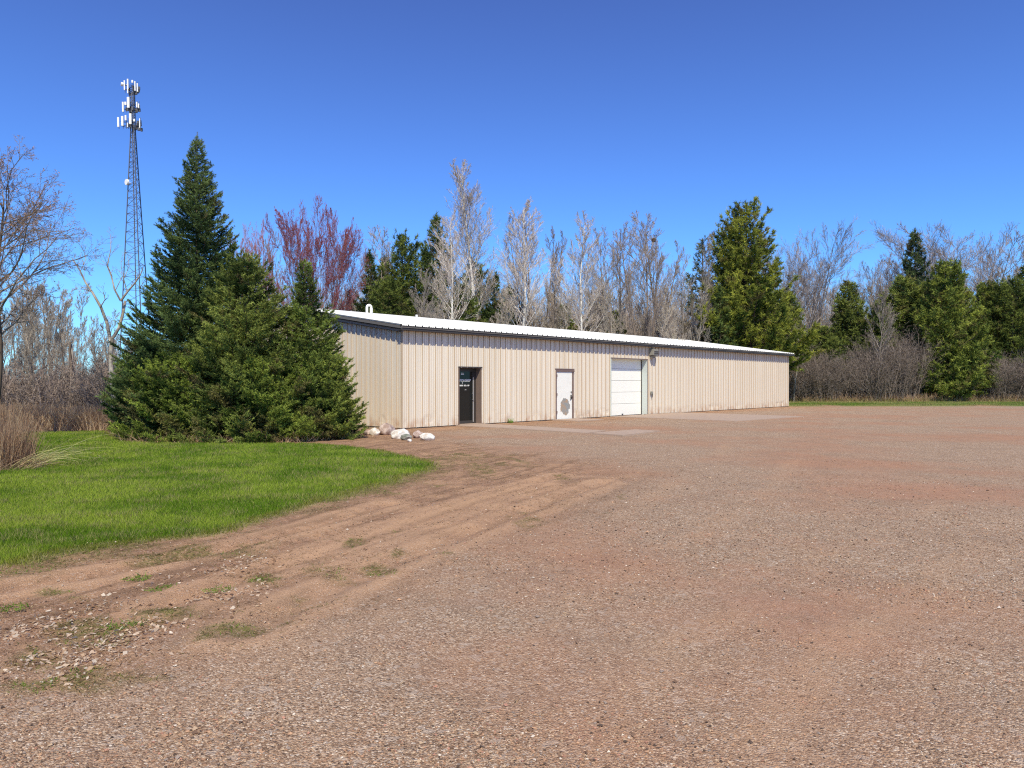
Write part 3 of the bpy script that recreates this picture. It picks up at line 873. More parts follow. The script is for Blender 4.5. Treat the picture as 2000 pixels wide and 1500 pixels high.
put(P3, 832, 486, 58, 'narrow dark pine just left of the tall hidden conifer', w=1.2, rz=.7)
put(P1, 752, 505, 61, 'dull dark pine filling in behind the pine between the roof vents', w=1.2, rz=2.7)
put(P2, 925, 515, 62, 'olive pine in shade left of the tallest aspen trunk', w=.9, rz=3.3)
put(P1, 995, 560, 61, 'dark pine showing between the tallest aspen and the white birch', w=1.1, rz=1.9)
put(CD, 1100, 600, 62, 'small dark evergreen above the roof right of the white birch', 'evergreen', w=1.0, rz=3.9)
put(CD2, 1925, 560, 67, 'dark cedar right of the large bright one', 'cedar', w=.8, rz=4.4)
put(P2, 1978, 548, 65, 'broad dark pine second from the right edge', 'pine', w=1.1, rz=5.9)
put(CD, 1720, 590, 68, 'dull olive cedar right of the separate cedar', 'cedar', w=1.1, rz=3.1)
put(CD, 1605, 640, 66, 'low yellow green cedar behind the brush beyond the shed corner', 'cedar', w=1.6, rz=1.7)

# nest in the forked tree
def nest():
    rng = np.random.default_rng(8)
    n = 170
    d = nrm(rng.normal(0, 1, (n, 3))); P = d * .13 * (.6 + .4 * rng.random((n, 1)))
    T = nrm(np.cross(d, rng.normal(0, 1, (n, 3)))) * .13
    V, Fq = tubes(np.stack([P - T, P + T], 1), np.full(n, .012), np.full(n, .01), 3)
    Z = 54; o = mesh_obj('squirrel_nest', V, Fq, M_brownbark, loc=((1277 - 1000) / F * Z, Z, CH + (HZ - 469) / F * Z))
    tag(o, 'round brown twig nest high in the dark forked tree', 'nest')


nest()

# --- scattered slender woods, one thing per tree
rw = random.Random(9)
wood_spots = []
LG = 'slender leafless trees of the woods at the left'
for i in range(66):
    Z = 26.5 + 26 * (i / 66.0) + rw.random() * 1.5
    px = -70 + (rw.random() ** .9) * 345
    base = 560 + 60 * abs((px - 60) / 200)
    top = base + rw.uniform(-25, 75) - (Z - 26) * .3
    if 150 < px < 290: top += 35
    put(SAP[rw.randrange(4)], px, top, Z, 'slender leafless tree among the thin grey trunks left of the spruces', 'tree', LG, w=rw.uniform(.8, 1.15), rng=rw)
BG = 'slender leafless trees behind the shed'
for i in range(46):
    px = 545 + 820 * (i + rw.random()) / 46
    Z = 50 + rw.random() * 14
    top = rw.uniform(545, 615)
    put(SAP[rw.randrange(4)], px, top, Z, 'slender leafless tree showing low above the shed roof', 'tree', BG, w=rw.uniform(.9, 1.4), rng=rw)
RG = 'slender leafless trees of the woods at the right'
for i in range(26):
    px = 1540 + 480 * (i + rw.random()) / 26
    Z = 74 + rw.random() * 14
    top = rw.uniform(530, 575)
    put(SAP[rw.randrange(4)], px, top, Z, 'slender leafless tree in the tan woods behind the right evergreens', 'tree', RG, w=rw.uniform(1.0, 1.5), rng=rw)


# --- thickets: twiggy brush nobody could count
def thicket(name, spots, seed, col, label, n_tw=4, dens=1.0, cols=None):
    rng = np.random.default_rng(seed)
    P, D, L = [], [], []
    for (x, y, h, w) in spots:
        m = int(13 * dens)
        a = rng.random(m) * 6.283
        P.append(np.stack([x + np.cos(a) * w * .25, y + np.sin(a) * w * .25, np.zeros(m)], 1))
        sp = rng.random(m) * w / h * .75
        D.append(nrm(np.stack([np.cos(a) * sp, np.sin(a) * sp, np.ones(m)], 1))); L.append(h * (.6 + .45 * rng.random(m)))
    P = np.vstack(P); D = np.vstack(D); L = np.concatenate(L); R = .010 + L * .004
    Vs, Fs, Cs, n = [], [], [], 0
    pts = branch_pts(P, D, L, 5, .13, 0, rng)
    for lvl, (M, t0, ang, lr, seg, sides, up) in enumerate(((0, 0, 0, 0, 5, 3, 0), (8, .15, 42, .42, 3, 3, .03), (5, .1, 45, .55, 3, 2, .03), (n_tw, .1, 42, .6, 2, 2, .02))):
        if lvl:
            P, D, L, R = spawn(pts, L, R, M, t0, ang, lr, .6, rng, .5, .0065)
            pts = branch_pts(P, D, L, seg, .09, up + .04, rng)
        pts[:, :, 2] = np.maximum(pts[:, :, 2], .02)
        V, Fq = tubes(pts, R, np.maximum(R * .4, .004), sides)
        Vs.append(V); Fs.append(Fq + n); n += len(V)
        cc = np.array(col)[None] * (.6 + .7 * rng.random((len(pts), 1))) * (1 + .25 * (fbm(pts[:, 0, 0] * .5 + 90, pts[:, 0, 2] * .7, 2)[:, None] - .5))
        Cs.append(np.repeat(cc, pts.shape[1] * sides, 0))
    o = mesh_obj(name, np.vstack(Vs), np.vstack(Fs), M_twig, tint=np.vstack(Cs))
    tag(o, label, 'brush', kind='stuff')


rr = random.Random(2)
sp = []
for i in range(210):
    px = 1530 + 560 * rr.random(); Z = 61.5 + 5 * rr.random() ** 1.5
    if 1785 < px < 1915: Z += 3.5
    top = 706 - 44 * math.exp(-((px - 1770) / 70) ** 2) - 12 * math.exp(-((px - 1950) / 60) ** 2) + rr.uniform(-16, 22)
    sp.append(((px - 1000) / F * Z, Z, CH + (HZ - top) / F * Z, 2.6))
thicket('brush_thicket', sp, 61, (.185, .148, .122), 'grey brown leafless brush filling the foot of the right tree line')
sp = []
for i in range(110):
    px = 545 + 1000 * rr.random(); Z = 62 + 8 * rr.random()
    top = rr.uniform(585, 650)
    sp.append(((px - 1000) / F * Z, Z, CH + (HZ - top) / F * Z, 3.0))
thicket('undergrowth', sp, 62, (.25, .20, .16), 'tan tangled undergrowth seen over the shed roof', dens=.9)
sp = []
for i in range(120):
    px = -120 + 420 * rr.random(); Z = 25.6 + 22 * rr.random() ** 1.4
    top = rr.uniform(690, 785)
    sp.append(((px - 1000) / F * Z, Z, CH + (HZ - top) / F * Z, 1.6))
thicket('woodland_brush', sp, 63, (.27, .21, .17), 'brown twiggy brush under the thin trees at the left', dens=.9)
sp = []
for i in range(170):
    px = 440 + 1760 * (i + rr.random()) / 170; Z = 92 + 14 * rr.random()
    top = rr.uniform(540, 580)
    sp.append(((px - 1000) / F * Z, Z, CH + (HZ - top) / F * Z, 5.5))
thicket('distant_woods', sp, 64, (.33, .275, .235), 'hazy tan line of distant leafless woods', dens=1.0, n_tw=3)


# --- the reddish brown tree at the left edge, close to the camera
def edge_tree():
    H = 7.2
    c = (.20, .165, .14)
    t, cr = bare_tree(71, H, .12, [lv(34, .42, 60, .50, .42, 7, .10, .05, 5, c, .50, .012),
                                   lv(11, .18, 42, .44, .55, 5, .13, .03, 4, c, .45, .006),
                                   lv(8, .15, 42, .48, .6, 3, .15, .02, 3, c, .4, .0035),
                                   lv(5, .2, 38, .5, .6, 2, .15, .02, 2, c, .4, .0025, (3, .010, (.30, .17, .10)))], trunk_wig=.07)
    o = tree_thing('budding_tree', t, cr, M_brownbark, M_twig, H); del o['_h']
    o.location = (-14.85, 20.5, 0); o.rotation_euler = (0, rad(4), 1.2)
    tag(o, 'spreading tree with brownish buds reaching in from the left edge', 'tree')


edge_tree()


def at(px, py, Z): return ((px - 1000) / F * Z, Z, CH + (HZ - py) / F * Z)


# --- forked weathered tree in front of the tower
def forked():
    Z = 24.3; rng = np.random.default_rng(6)
    lines = [([(229, 842), (224, 800), (221, 760), (217, 720), (216, 690), (219, 660)], .095, .07),
             ([(219, 662), (229, 640), (235, 612), (236, 586)], .055, .045), ([(236, 588), (248, 570), (262, 552), (272, 536), (280, 522)], .04, .012),
             ([(236, 588), (226, 566), (219, 540), (212, 520), (216, 488), (213, 455)], .032, .008), ([(219, 540), (207, 520), (196, 508)], .018, .006),
             ([(216, 668), (206, 632), (196, 600), (182, 572), (168, 552), (157, 530), (146, 506)], .06, .014), ([(182, 572), (172, 566), (160, 566)], .015, .005),
             ([(248, 570), (244, 545), (252, 520), (247, 500)], .018, .006), ([(226, 566), (238, 540), (236, 515)], .014, .005), ([(157, 530), (166, 505), (160, 485)], .012, .004),
             ([(262, 552), (270, 560), (284, 548)], .012, .005), ([(196, 600), (206, 585), (204, 570)], .02, .01)]
    root = empty('weathered_forked_tree', at(229, 842, Z)[:2] + (0,))
    o0 = np.array(root.location)
    tm, cm = MB(), MB(); tw = []
    for i, (l, r0, r1) in enumerate(lines):
        p = np.array([at(a, b, Z) for a, b in l]); p[1:, 1] += np.cumsum(rng.normal(0, .08, len(p) - 1)) * (i > 0)
        p -= o0
        if i == 0: p[0, 2] = -.05
        (tm if i == 0 else cm).line(p, r0, r1, 7)
        if i > 1: tw.append(p[-4:] if len(p) >= 4 else np.vstack([p, p[-1:] + (p[-1:] - p[-2:-1]) * .5])[-4:] if len(p) == 3 else p)
    tm.build('trunk', M_dead, root, True)
    pts = np.stack([t for t in tw if len(t) == 4])
    L = np.linalg.norm(pts[:, -1] - pts[:, 0], axis=1); R = np.full(len(L), .016)
    for M, sides in ((5, 3), (4, 3), (3, 2)):
        P, D, L, R = spawn(pts, L, R, M, .1, 38, .5, .7, rng, .4, .004)
        pts = branch_pts(P, D, L, 3, .12, .05, rng)
        V, Fq = tubes(pts, R, R * .4, sides); cm.add(V, Fq)
    cm.build('branches', M_dead, root, True)
    tag(root, 'weathered forked tree nearly bare of twigs in front of the tower', 'tree')
    # broken snag
    root = empty('broken_snag', at(146, 822, 30)[:2] + (0,)); o0 = np.array(root.location)
    m = MB(); m.line(np.array([at(a, b, 30) for a, b in ((148, 832), (146, 790), (143, 750), (140, 715), (141, 690), (138, 672))]) - o0, .12, .05, 8)
    m.build('trunk', M_dead, root, True)
    m = MB(); m.line(np.array([at(a, b, 30) for a, b in ((143, 735), (141, 705), (139, 684), (141, 668))]) - o0 + np.array([0, -.1, 0]), .07, .03, 6)
    m.build('torn_bark', M_brownbark, root, True)
    tag(root, 'broken dead snag with pale bare lower trunk in the left woods', 'snag')
    # leaning pale sapling at the far end of the shed
    root = empty('leaning_sapling', at(1552, 783, 60.5)[:2] + (0,)); o0 = np.array(root.location)
    m = MB()
    m.line(np.array([at(a, b, 60.5) for a, b in ((1550, 784), (1553, 745), (1559, 710), (1562, 680), (1556, 650), (1553, 628))]) - o0, .06, .02, 5)
    m.build('trunk', M_dead, root, True)
    m = MB()
    for l in (((1560, 700), (1572, 715), (1580, 728)), ((1561, 690), (1548, 678), (1538, 668)), ((1562, 680), (1570, 655), (1572, 640)), ((1553, 745), (1545, 725), (1540, 712))):
        m.line(np.array([at(a, b, 60.5) for a, b in l]) - o0, .035, .012, 4)
    m.build('branches', M_dead, root, True)
    tag(root, 'pale crooked sapling standing off the far right corner of the shed', 'sapling')


forked()


# --- dry reeds, tall grass
def stems(n, cx, cy, rx, ry, h0, h1, lean, rng, col, w=.004, bias=(0, 0), segs=4, droop=.3):
    a = rng.random(n) * 6.283; q = np.sqrt(rng.random(n))
    P = np.stack([cx + np.cos(a) * q * rx, cy + np.sin(a) * q * ry, np.zeros(n)], 1)
    D = nrm(np.stack([rng.normal(bias[0], lean, n), rng.normal(bias[1], lean, n), np.ones(n)], 1))
    L = h0 + (h1 - h0) * rng.random(n)
    pts = branch_pts(P, D, L, segs, .06, -droop / segs, rng)
    pts[:, :, 2] = np.maximum(pts[:, :, 2], .01)
    V, Fq = tubes(pts, np.full(n, w), np.full(n, w * .35), 2)
    c = np.repeat(np.array(col)[rng.integers(0, len(col), n)] * (.75 + .5 * rng.random((n, 1))), (segs + 1) * 2, 0)
    return V, Fq, c


def stem_obj(name, parts, label, cat, kind=None, group=None, origin=None):
    Vs, Fs, Cs, n = [], [], [], 0
    for V, Fq, C in parts: Vs.append(V); Fs.append(Fq + n); Cs.append(C); n += len(V)
    V = np.vstack(Vs)
    if origin is not None: V = V - np.array(origin)
    o = mesh_obj(name, V, np.vstack(Fs), M_grass, tint=np.vstack(Cs), loc=origin)
    return tag(o, label, cat, group, kind)


RC = [(.30, .19, .12), (.38, .25, .16), (.22, .13, .085), (.46, .33, .2)]
DC = [(.52, .34, .21), (.60, .43, .27), (.42, .27, .17), (.68, .52, .33)]
rg = np.random.default_rng(77)
x0, y0 = gp(-2, 922); 
parts = [stems(2600, x0 - .46, y0 + .5, .60, .75, .38, .98, .16, rg, RC, .0042, droop=.15), stems(500, x0 - .1, y0 + .3, .7, .6, .2, .6, .6, rg, RC, .004, (.3, 0), droop=.6)]
a = np.array([(.60, .55, .22), (.55, .5, .25)])
P_ = stems(60, x0 + .15, y0 + .5, .3, .45, .8, 1.5, .2, rg, a, .003, (1.15, .1), 6, .75)
stem_obj('reed_clump', parts + [P_], 'tall brown dry reed clump at the left edge with straw stems drooping over the lawn', 'reeds', origin=(x0 - .2, y0 + .4, 0))
x1, y1 = gp(-95, 905)
stem_obj('reed_clump', [stems(2200, x1 - .5, y1 + .9, 1.0, 1.0, .6, 1.3, .16, rg, RC, .005, droop=.15)], 'dry reeds behind the nearest reed clump, cut by the left edge', 'reeds', origin=(x1 - .5, y1 + .9, 0))
parts = []
for i in range(60):
    px = -150 + 400 * (i + rw.random()) / 60
    yb = rw.uniform(838, 843)
    x, y = gp(px, yb); y += rw.random() * 1.6
    parts.append(stems(420, x, y + .4, .75, .65, .28, .95, .28, rg, DC, .0065, droop=.4))
stem_obj('dry_grass', parts, 'tall tan dry grass between the lawn and the left woods', 'dry grass', 'stuff')
parts = []
for i in range(30):
    px = 235 + 480 * (i + rw.random()) / 30
    x, y = gp(px, 866 - max(0, px - 560) * .07)
    parts.append(stems(26, x, y + .15, .28, .15, .08, .38, .45, rg, DC, .005, droop=.5))
stem_obj('dead_grass_fringe', parts, 'dead straw grass fringe under the front edge of the spruces', 'dry grass', 'stuff')
parts = []
for i in range(60):
    px = 1548 + 520 * (i + rw.random()) / 60
    x = (px - 1000) / F * 61.3
    parts.append(stems(60, x, 61.2, .5, .5, .25, .9, .3, rg, DC, .014, droop=.4))
stem_obj('straw_grass', parts, 'pale straw grass at the foot of the right brush', 'dry grass', 'stuff')
# weeds at the shed wall
for (s, n_, hh, cc, lab) in ((5.35, .12, .22, [(.16, .30, .05), (.22, .34, .06)], 'small green weed growing against the shed wall between its two entry doors'),):
    x, y = bl(s, n_)
    stem_obj('wall_weed', [stems(60, x, y, .10, .08, .10, hh, .5, rg, cc, .008, droop=.5)], lab, 'weed', origin=(x, y, 0))
parts = []
for (a, b) in ((25, 1190), (268, 1132), (515, 1137), (318, 1152), (245, 1225), (430, 1155)):
    x, y = gp(a, b); parts.append(stems(90, x, y, .12, .09, .02, .06, .7, rg, [(.15, .26, .03), (.2, .3, .05)], .003, droop=.5))
stem_obj('grass_tufts', parts, 'small green grass tufts sprouting from the bare earth', 'grass', 'stuff')
# dry brush leaning on the gable wall
x, y = -5.75, 23.6
stem_obj('dry_shrub', [stems(220, x, y, .25, .3, .5, 1.35, .14, rg, [(.18, .15, .09), (.13, .12, .07), (.25, .2, .13)], .008, droop=.05)], 'dark twiggy shrub squeezed between the spruces and the gable wall', 'shrub', origin=(x, y, 0))


# ------------------------------------------------------------------ the shed
def siding():
    m, nt, out = new_mat('tan_steel_siding'); L = nt.links
    v = coords(nt)
    c = mixc(nt, ramp(nt, noise(nt, coords(nt, scale=(1, 1, .12)), 1.6, 5), [(.35, 0.), (.65, 1.)]), (.745, .665, .53), (.805, .73, .60))
    c = mixc(nt, ramp(nt, noise(nt, coords(nt, scale=(3.3, 3.3, .04)), 2.2, 4), [(.5, 0.), (.75, .45)]), c, (.75, .61, .48))
    sx = nt.nodes.new('ShaderNodeSeparateXYZ'); L.new(v, sx.inputs[0])
    low = ramp(nt, sx.outputs[2], [(0, 1.), (.45, 0.)])
    st = mth(nt, 'MULTIPLY', low, ramp(nt, noise(nt, coords(nt, scale=(1, 1, .6)), 3.5, 6), [(.45, 0.), (.62, .75)]))
    c = mixc(nt, st, c, (.46, .26, .15))
    sc = mth(nt, 'MULTIPLY', ramp(nt, sx.outputs[2], [(.1, 0.), (.3, 1.), (.8, 0.)]), ramp(nt, noise(nt, coords(nt, scale=(1, 1, 4)), 2.2, 6, .75), [(.60, 0.), (.66, .4)]))
    c = mixc(nt, sc, c, (.74, .68, .60))
    b = N(nt, 'ShaderNodeBsdfPrincipled', Roughness=.5); b.inputs['Specular IOR Level'].default_value = .3
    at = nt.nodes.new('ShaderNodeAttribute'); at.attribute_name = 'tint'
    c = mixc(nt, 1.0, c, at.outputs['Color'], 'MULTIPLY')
    L.new(c, b.inputs['Base Color'])
    bp = N(nt, 'ShaderNodeBump', Strength=.25, Distance=.02); L.new(noise(nt, coords(nt, scale=(1, 1, .5)), 1.3, 2), bp.inputs['Height']); L.new(bp.outputs[0], b.inputs['Normal'])
    L.new(b.outputs[0], out.inputs[0]); return m


M_side = siding()
M_roof = plain('white_roof_steel', (.86, .84, .76), .45, .04, 1.5)
M_trim = plain('dark_bronze_trim', (.05, .042, .036), .5, .2, 5)
M_trimg = plain('grey_brown_trim', (.15, .135, .115), .55, .15, 5)
M_soff = plain('taupe_rake_board', (.26, .21, .175), .6, .12, 4)
M_black = plain('black_foam', (.02, .02, .02), .9, .1)
M_jamb = plain('brown_jamb', (.20, .145, .115), .6, .15, 6)
M_frame = plain('brown_door_frame', (.17, .115, .10), .55, .15, 8)
M_white = plain('white_paint', (.88, .86, .76), .5, .03, 3)
M_pvc = plain('white_pipe', (.86, .84, .76), .4, .05, 3)
M_alu = plain('mill_aluminium', (.62, .62, .60), .35, .06, 8, metal=.6)
M_conc = plain('concrete', (.41, .30, .22), .9, .18, 4, bump=.5)
M_lamp = plain('weathered_lamp_housing', (.27, .255, .21), .6, .25, 14)
M_darkm = plain('dark_metal', (.05, .04, .035), .5, .2)
M_inner = plain('dark_room', (.012, .012, .013), .9, .1)
M_jambm = plain('pale_steel_jamb', (.55, .60, .56), .5, .06, 3)
M_mark = plain('white_lettering', (.72, .72, .68), .6, .03)


def glassy():
    m, nt, out = new_mat('dark_glass')
    b = N(nt, 'ShaderNodeBsdfPrincipled', Roughness=.05)
    b.inputs['Base Color'].default_value = (.012, .014, .014, 1); b.inputs['Specular IOR Level'].default_value = .35
    v = coords(nt); bp = N(nt, 'ShaderNodeBump', Strength=.03, Distance=.02); nt.links.new(noise(nt, v, 2.5), bp.inputs['Height']); nt.links.new(bp.outputs[0], b.inputs['Normal'])
    nt.links.new(b.outputs[0], out.inputs[0]); return m


def worn_door():
    m, nt, out = new_mat('worn_white_door'); L = nt.links
    v = coords(nt)
    vs = nt.nodes.new('ShaderNodeVectorMath'); vs.operation = 'SUBTRACT'; L.new(v, vs.inputs[0]); vs.inputs[1].default_value = (8.91, 0, .56)
    sc = nt.nodes.new('ShaderNodeVectorMath'); sc.operation = 'MULTIPLY'; L.new(vs.outputs[0], sc.inputs[0]); sc.inputs[1].default_value = (1 / .34, 0, 1 / .40)
    ln = nt.nodes.new('ShaderNodeVectorMath'); ln.operation = 'LENGTH'; L.new(sc.outputs[0], ln.inputs[0])
    d = mth(nt, 'ADD', ln.outputs['Value'], mth(nt, 'MULTIPLY', mth(nt, 'SUBTRACT', noise(nt, v, 5.5, 5, .6), .5), 1.1))
    patch = ramp(nt, d, [(.90, 1.), (.93, 0.)])
    sx = nt.nodes.new('ShaderNodeSeparateXYZ'); L.new(v, sx.inputs[0])
    w = N(nt, 'ShaderNodeTexWave', Scale=4.2, Distortion=.6); w.bands_direction = 'X'; L.new(v, w.inputs[0])
    rust = mixc(nt, ramp(nt, noise(nt, v, 4), [(.42, 0.), (.6, 1.)]), (.30, .31, .29), (.47, .30, .16))
    rust = mixc(nt, ramp(nt, w.outputs[1], [(.3, 0.), (.9, .35)]), rust, (.25, .22, .18))
    c = mixc(nt, patch, mixc(nt, ramp(nt, noise(nt, v, 4, 6), [(.5, 0.), (.7, .5)]), (.84, .82, .73), (.70, .69, .62)), rust)
    b = N(nt, 'ShaderNodeBsdfPrincipled', Roughness=.55); L.new(c, b.inputs['Base Color'])
    L.new(b.outputs[0], out.inputs[0]); return m


M_glass, M_worn = glassy(), worn_door()

LB, WB, EV, SL = 32.8, 15.2, 3.52, .152       # length, depth, wall top at eave, roof slope
OPEN = [(2.65, 3.77, 2.17), (8.23, 9.46, 2.19), (12.31, 15.37, 2.76)]
shed = empty('steel_shed', (C0[0], C0[1], 0), math.atan2(U[1], U[0]))
tag(shed, 'long low tan steel shed with white ribbed roof beside the gravel lot', 'shed')


def rib_profile(length, extra=()):
    pts = {}
    k = 0.0
    while k < length + .001:
        for dx, o in ((-.034, 0), (-.018, .044), (.018, .044), (.034, 0), (.085, 0), (.097, .010), (.112, .010), (.123, 0), (.182, 0), (.194, .010), (.209, .010), (.220, 0)):
            x = k + dx
            if 0 <= x <= length: pts[round(x, 4)] = o
        k += .305
    xs = sorted(pts); ys = [pts[x] for x in xs]
    for e in list(extra) + [0, length]:
        if round(e, 4) not in pts: pts[round(e, 4)] = float(np.interp(e, xs, ys))
    xs = sorted(pts)
    return np.array(xs), np.array([pts[x] for x in xs])


def wall(name, length, tf, topf, opens=(), rngseed=1, dents=True):
    """tf maps (along, out, z) to shed coordinates"""
    rng = np.random.default_rng(rngseed)
    ex = [e for o in opens for e in o[:2]]
    xs, ys = rib_profile(length, ex)
    zlev = np.array([.03, .12, .2, .28, .37, .48, .62, 1.0])
    V, Fq, TN = [], [], []
    def dent(x, z):
        if not dents: return 0
        a = fbm(np.array([x * 1.7 + 3.]), np.array([z * 4 + 7.]), 3)[0]
        b = vnoise(np.array([x * .35 + rngseed * 9.]), np.array([1.5]))[0]
        return -max(0, a - .52) * .35 * max(0, b - .3) * math.exp(-((z - .25) / .22) ** 2)
    n = 0
    for i in range(len(xs) - 1):
        xa, xb = xs[i], xs[i + 1]; xm = (xa + xb) / 2
        lv_ = list(zlev)
        for (o0, o1, ot) in opens:
            if o0 < xm < o1: lv_ = [ot]
        za, zb = topf(xa), topf(xb)
        for j in range(len(lv_)):
            z0 = lv_[j]; last = j == len(lv_) - 1
            z1a, z1b = (za, zb) if last else (lv_[j + 1],) * 2
            V += [tf(xa, ys[i] + dent(xa, z0), z0), tf(xb, ys[i + 1] + dent(xb, z0), z0), tf(xb, ys[i + 1] + (0 if last else dent(xb, z1b)), z1b), tf(xa, ys[i] + (0 if last else dent(xa, z1a)), z1a)]
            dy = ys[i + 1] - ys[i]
            rib_shade = (.60, .53, .48) if dy > .02 else (.86, .83, .80) if dy < -.02 else (.62, .56, .52) if dy > .004 else (1, 1, 1)  # painted shade: rib flanks tinted darker, most on the rising side
            TN += [rib_shade] * 4
            Fq.append((n, n + 1, n + 2, n + 3)); n += 4
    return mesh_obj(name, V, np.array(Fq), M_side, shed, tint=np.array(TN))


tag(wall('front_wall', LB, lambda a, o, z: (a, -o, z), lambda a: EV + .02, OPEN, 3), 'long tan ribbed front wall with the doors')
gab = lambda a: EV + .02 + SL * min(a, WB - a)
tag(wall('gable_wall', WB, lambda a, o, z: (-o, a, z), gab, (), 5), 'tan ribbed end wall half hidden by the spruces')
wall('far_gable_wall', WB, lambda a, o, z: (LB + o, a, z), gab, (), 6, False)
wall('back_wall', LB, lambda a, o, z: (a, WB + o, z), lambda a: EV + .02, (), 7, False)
# corner trim
M_corner = plain('tan_corner_steel', (.52, .42, .32), .55, .1, 3)
MB().box(-.022, .03, -.022, .03, .03, EV + .02).build('corner_trim', M_corner, shed)
MB().box(LB - .03, LB + .022, -.022, .03, .03, EV + .02).build('corner_trim', M_corner, shed)
b = MB()
xs = [0] + [e for o in OPEN for e in o[:2]] + [LB]
for i in range(0, len(xs), 2): b.box(xs[i] - (.002 if i == 0 else 0), xs[i + 1], -.006, .16, -.3, .035)
b.box(-.006, .16, .162, WB, -.3, .035)
b.build('foundation', M_darkm, shed)

# roof, ribs running up the slope
OV, GO = .31, .26
xs, ys = rib_profile(LB + 2 * GO)
V, Fq = [], []
n = 0
R0 = EV + .10 - SL * OV
R1 = EV + .10 + SL * WB / 2
for sgn in (0, 1):
    for i in range(len(xs) - 1):
        P = []
        for (k, (yy, zz)) in ((i, (-OV, R0)), (i + 1, (-OV, R0)), (i + 1, (WB / 2, R1)), (i, (WB / 2, R1))):
            y_ = yy if not sgn else WB - yy
            P.append((xs[k] - GO, y_, zz + ys[k] * 1.0))
        V += P; Fq.append((n, n + 1, n + 2, n + 3)); n += 4
roof = mesh_obj('roof', V, np.array(Fq), M_roof, shed)
for s_ in (0, 1):      # ridge cap
    pass
m_ = MB(); m_.hexa([(-GO, WB / 2 - .16, R1 + .012), (LB + GO, WB / 2 - .16, R1 + .012), (LB + GO, WB / 2 + .16, R1 + .012), (-GO, WB / 2 + .16, R1 + .012)],
                   [(-GO, WB / 2 - .04, R1 + .055), (LB + GO, WB / 2 - .04, R1 + .055), (LB + GO, WB / 2 + .04, R1 + .055), (-GO, WB / 2 + .04, R1 + .055)])
m_.build('ridge_cap', M_roof, roof)
# dark closures below each rib at the eave
m_ = MB(); k = 0.0
while k < LB + 2 * GO:
    x = k - GO
    m_.hexa([(x - .028, -OV - .006, R0 - .002), (x + .028, -OV - .006, R0 - .002), (x + .028, -OV + .05, R0 - .002), (x - .028, -OV + .05, R0 - .002)],
            [(x - .015, -OV - .006, R0 + .040), (x + .015, -OV - .006, R0 + .040), (x + .015, -OV + .05, R0 + .036), (x - .015, -OV + .05, R0 + .036)])
    k += .305
m_.box(-GO, LB + GO, -OV + .052, -OV + .06, R0 - .03, R0 - .003)
m_.build('eave_closure_strip', M_black, roof)
# eave trim
m_ = MB(); m_.box(-GO, LB + GO, -OV + .005, -OV + .03, R0 - .155, R0 - .006); m_.box(-GO, LB + GO, -OV + .03, -.04, R0 - .155, R0 - .135)
m_.build('eave_fascia', M_trim, shed)
MB().box(-GO, LB + GO, -OV - .02, -OV + .004, R0 - .075, R0 - .05).build('eave_drip_edge', M_trimg, shed)


def rake(x0, x1, dz0, dz1, mat, name, y0=-OV, y1=None):
    m = MB()
    for sg in (0, 1):
        f = (lambda y: y) if not sg else (lambda y: WB - y)
        ya, yb = y0, WB / 2
        za, zb = R0 + SL * (y0 + OV), R1
        bb = [(x0, f(ya), za + dz0), (x1, f(ya), za + dz0), (x1, f(yb), zb + dz0), (x0, f(yb), zb + dz0)]
        tt = [(x0, f(ya), za + dz1), (x1, f(ya), za + dz1), (x1, f(yb), zb + dz1), (x0, f(yb), zb + dz1)]
        m.hexa(bb, tt)
    return m.build(name, mat, shed)


for (a, b_) in ((-GO, -GO + .03), (LB + GO - .03, LB + GO)):
    rake(a - .004, b_, -.105, -.012, M_trimg, 'rake_fascia', -OV - .01)
rake(-GO + .09, -GO + .12, -.225, -.135, M_soff, 'rake_board', -OV + .05)
rake(-GO + .03, -.03, -.135, -.107, M_black, 'rake_soffit', -OV + .04)
rake(-.07, -.037, -.25, -.10, M_trim, 'rake_trim', .0)
rake(LB + .05, LB + GO - .03, -.135, -.107, M_black, 'rake_soffit', -OV + .04)

# vents on the roof
def roof_z(y): return EV + .10 + SL * y
vp = MB(); y = 7.15; x = 3.55; z = roof_z(y)
pts = [(x, y, z - .05), (x, y, z + .30)] + [(x + .12 - .12 * math.cos(a), y, z + .30 + .12 * math.sin(a)) for a in np.linspace(.3, math.pi - .3, 7)] + [(x + .24, y, z + .26), (x + .24, y, z + .10)]
pts = np.array(pts); pts[:, 0] *= 1
V, Fq = tubes(pts[None], np.array([.055]), np.array([.055]), 10)
# horizontal bends need rings across the path, so sweep in short pieces
vp = MB()
for p, q_ in zip(pts[:-1], pts[1:]): vp.bar(p, q_ + (q_ - p) * .12, .058, 10)
vp.bar((x + .24, y, z + .08), (x + .24, y, z + .30), .068, 10)
vp.build('gooseneck_vent', M_pvc, roof, True)
vp = MB(); y = 7.2; x = 6.45; z = roof_z(y); vp.bar((x, y, z - .05), (x, y, z + .16), .055, 10); vp.disc((x, y, z + .16), (0, 0, 1), .055, .01); vp.build('stub_vent', M_pvc, roof, True)

# openings: reveal boxes
def reveal(x0, x1, top, depth, mj, name, mt=None):
    m = MB()
    m.box(x0 - .03, x0, -.042, depth, 0, top + .03); m.box(x1, x1 + .03, -.042, depth, 0, top + .03); m.box(x0, x1, -.042, depth, top, top + .03)
    return m.build(name, mj, shed)


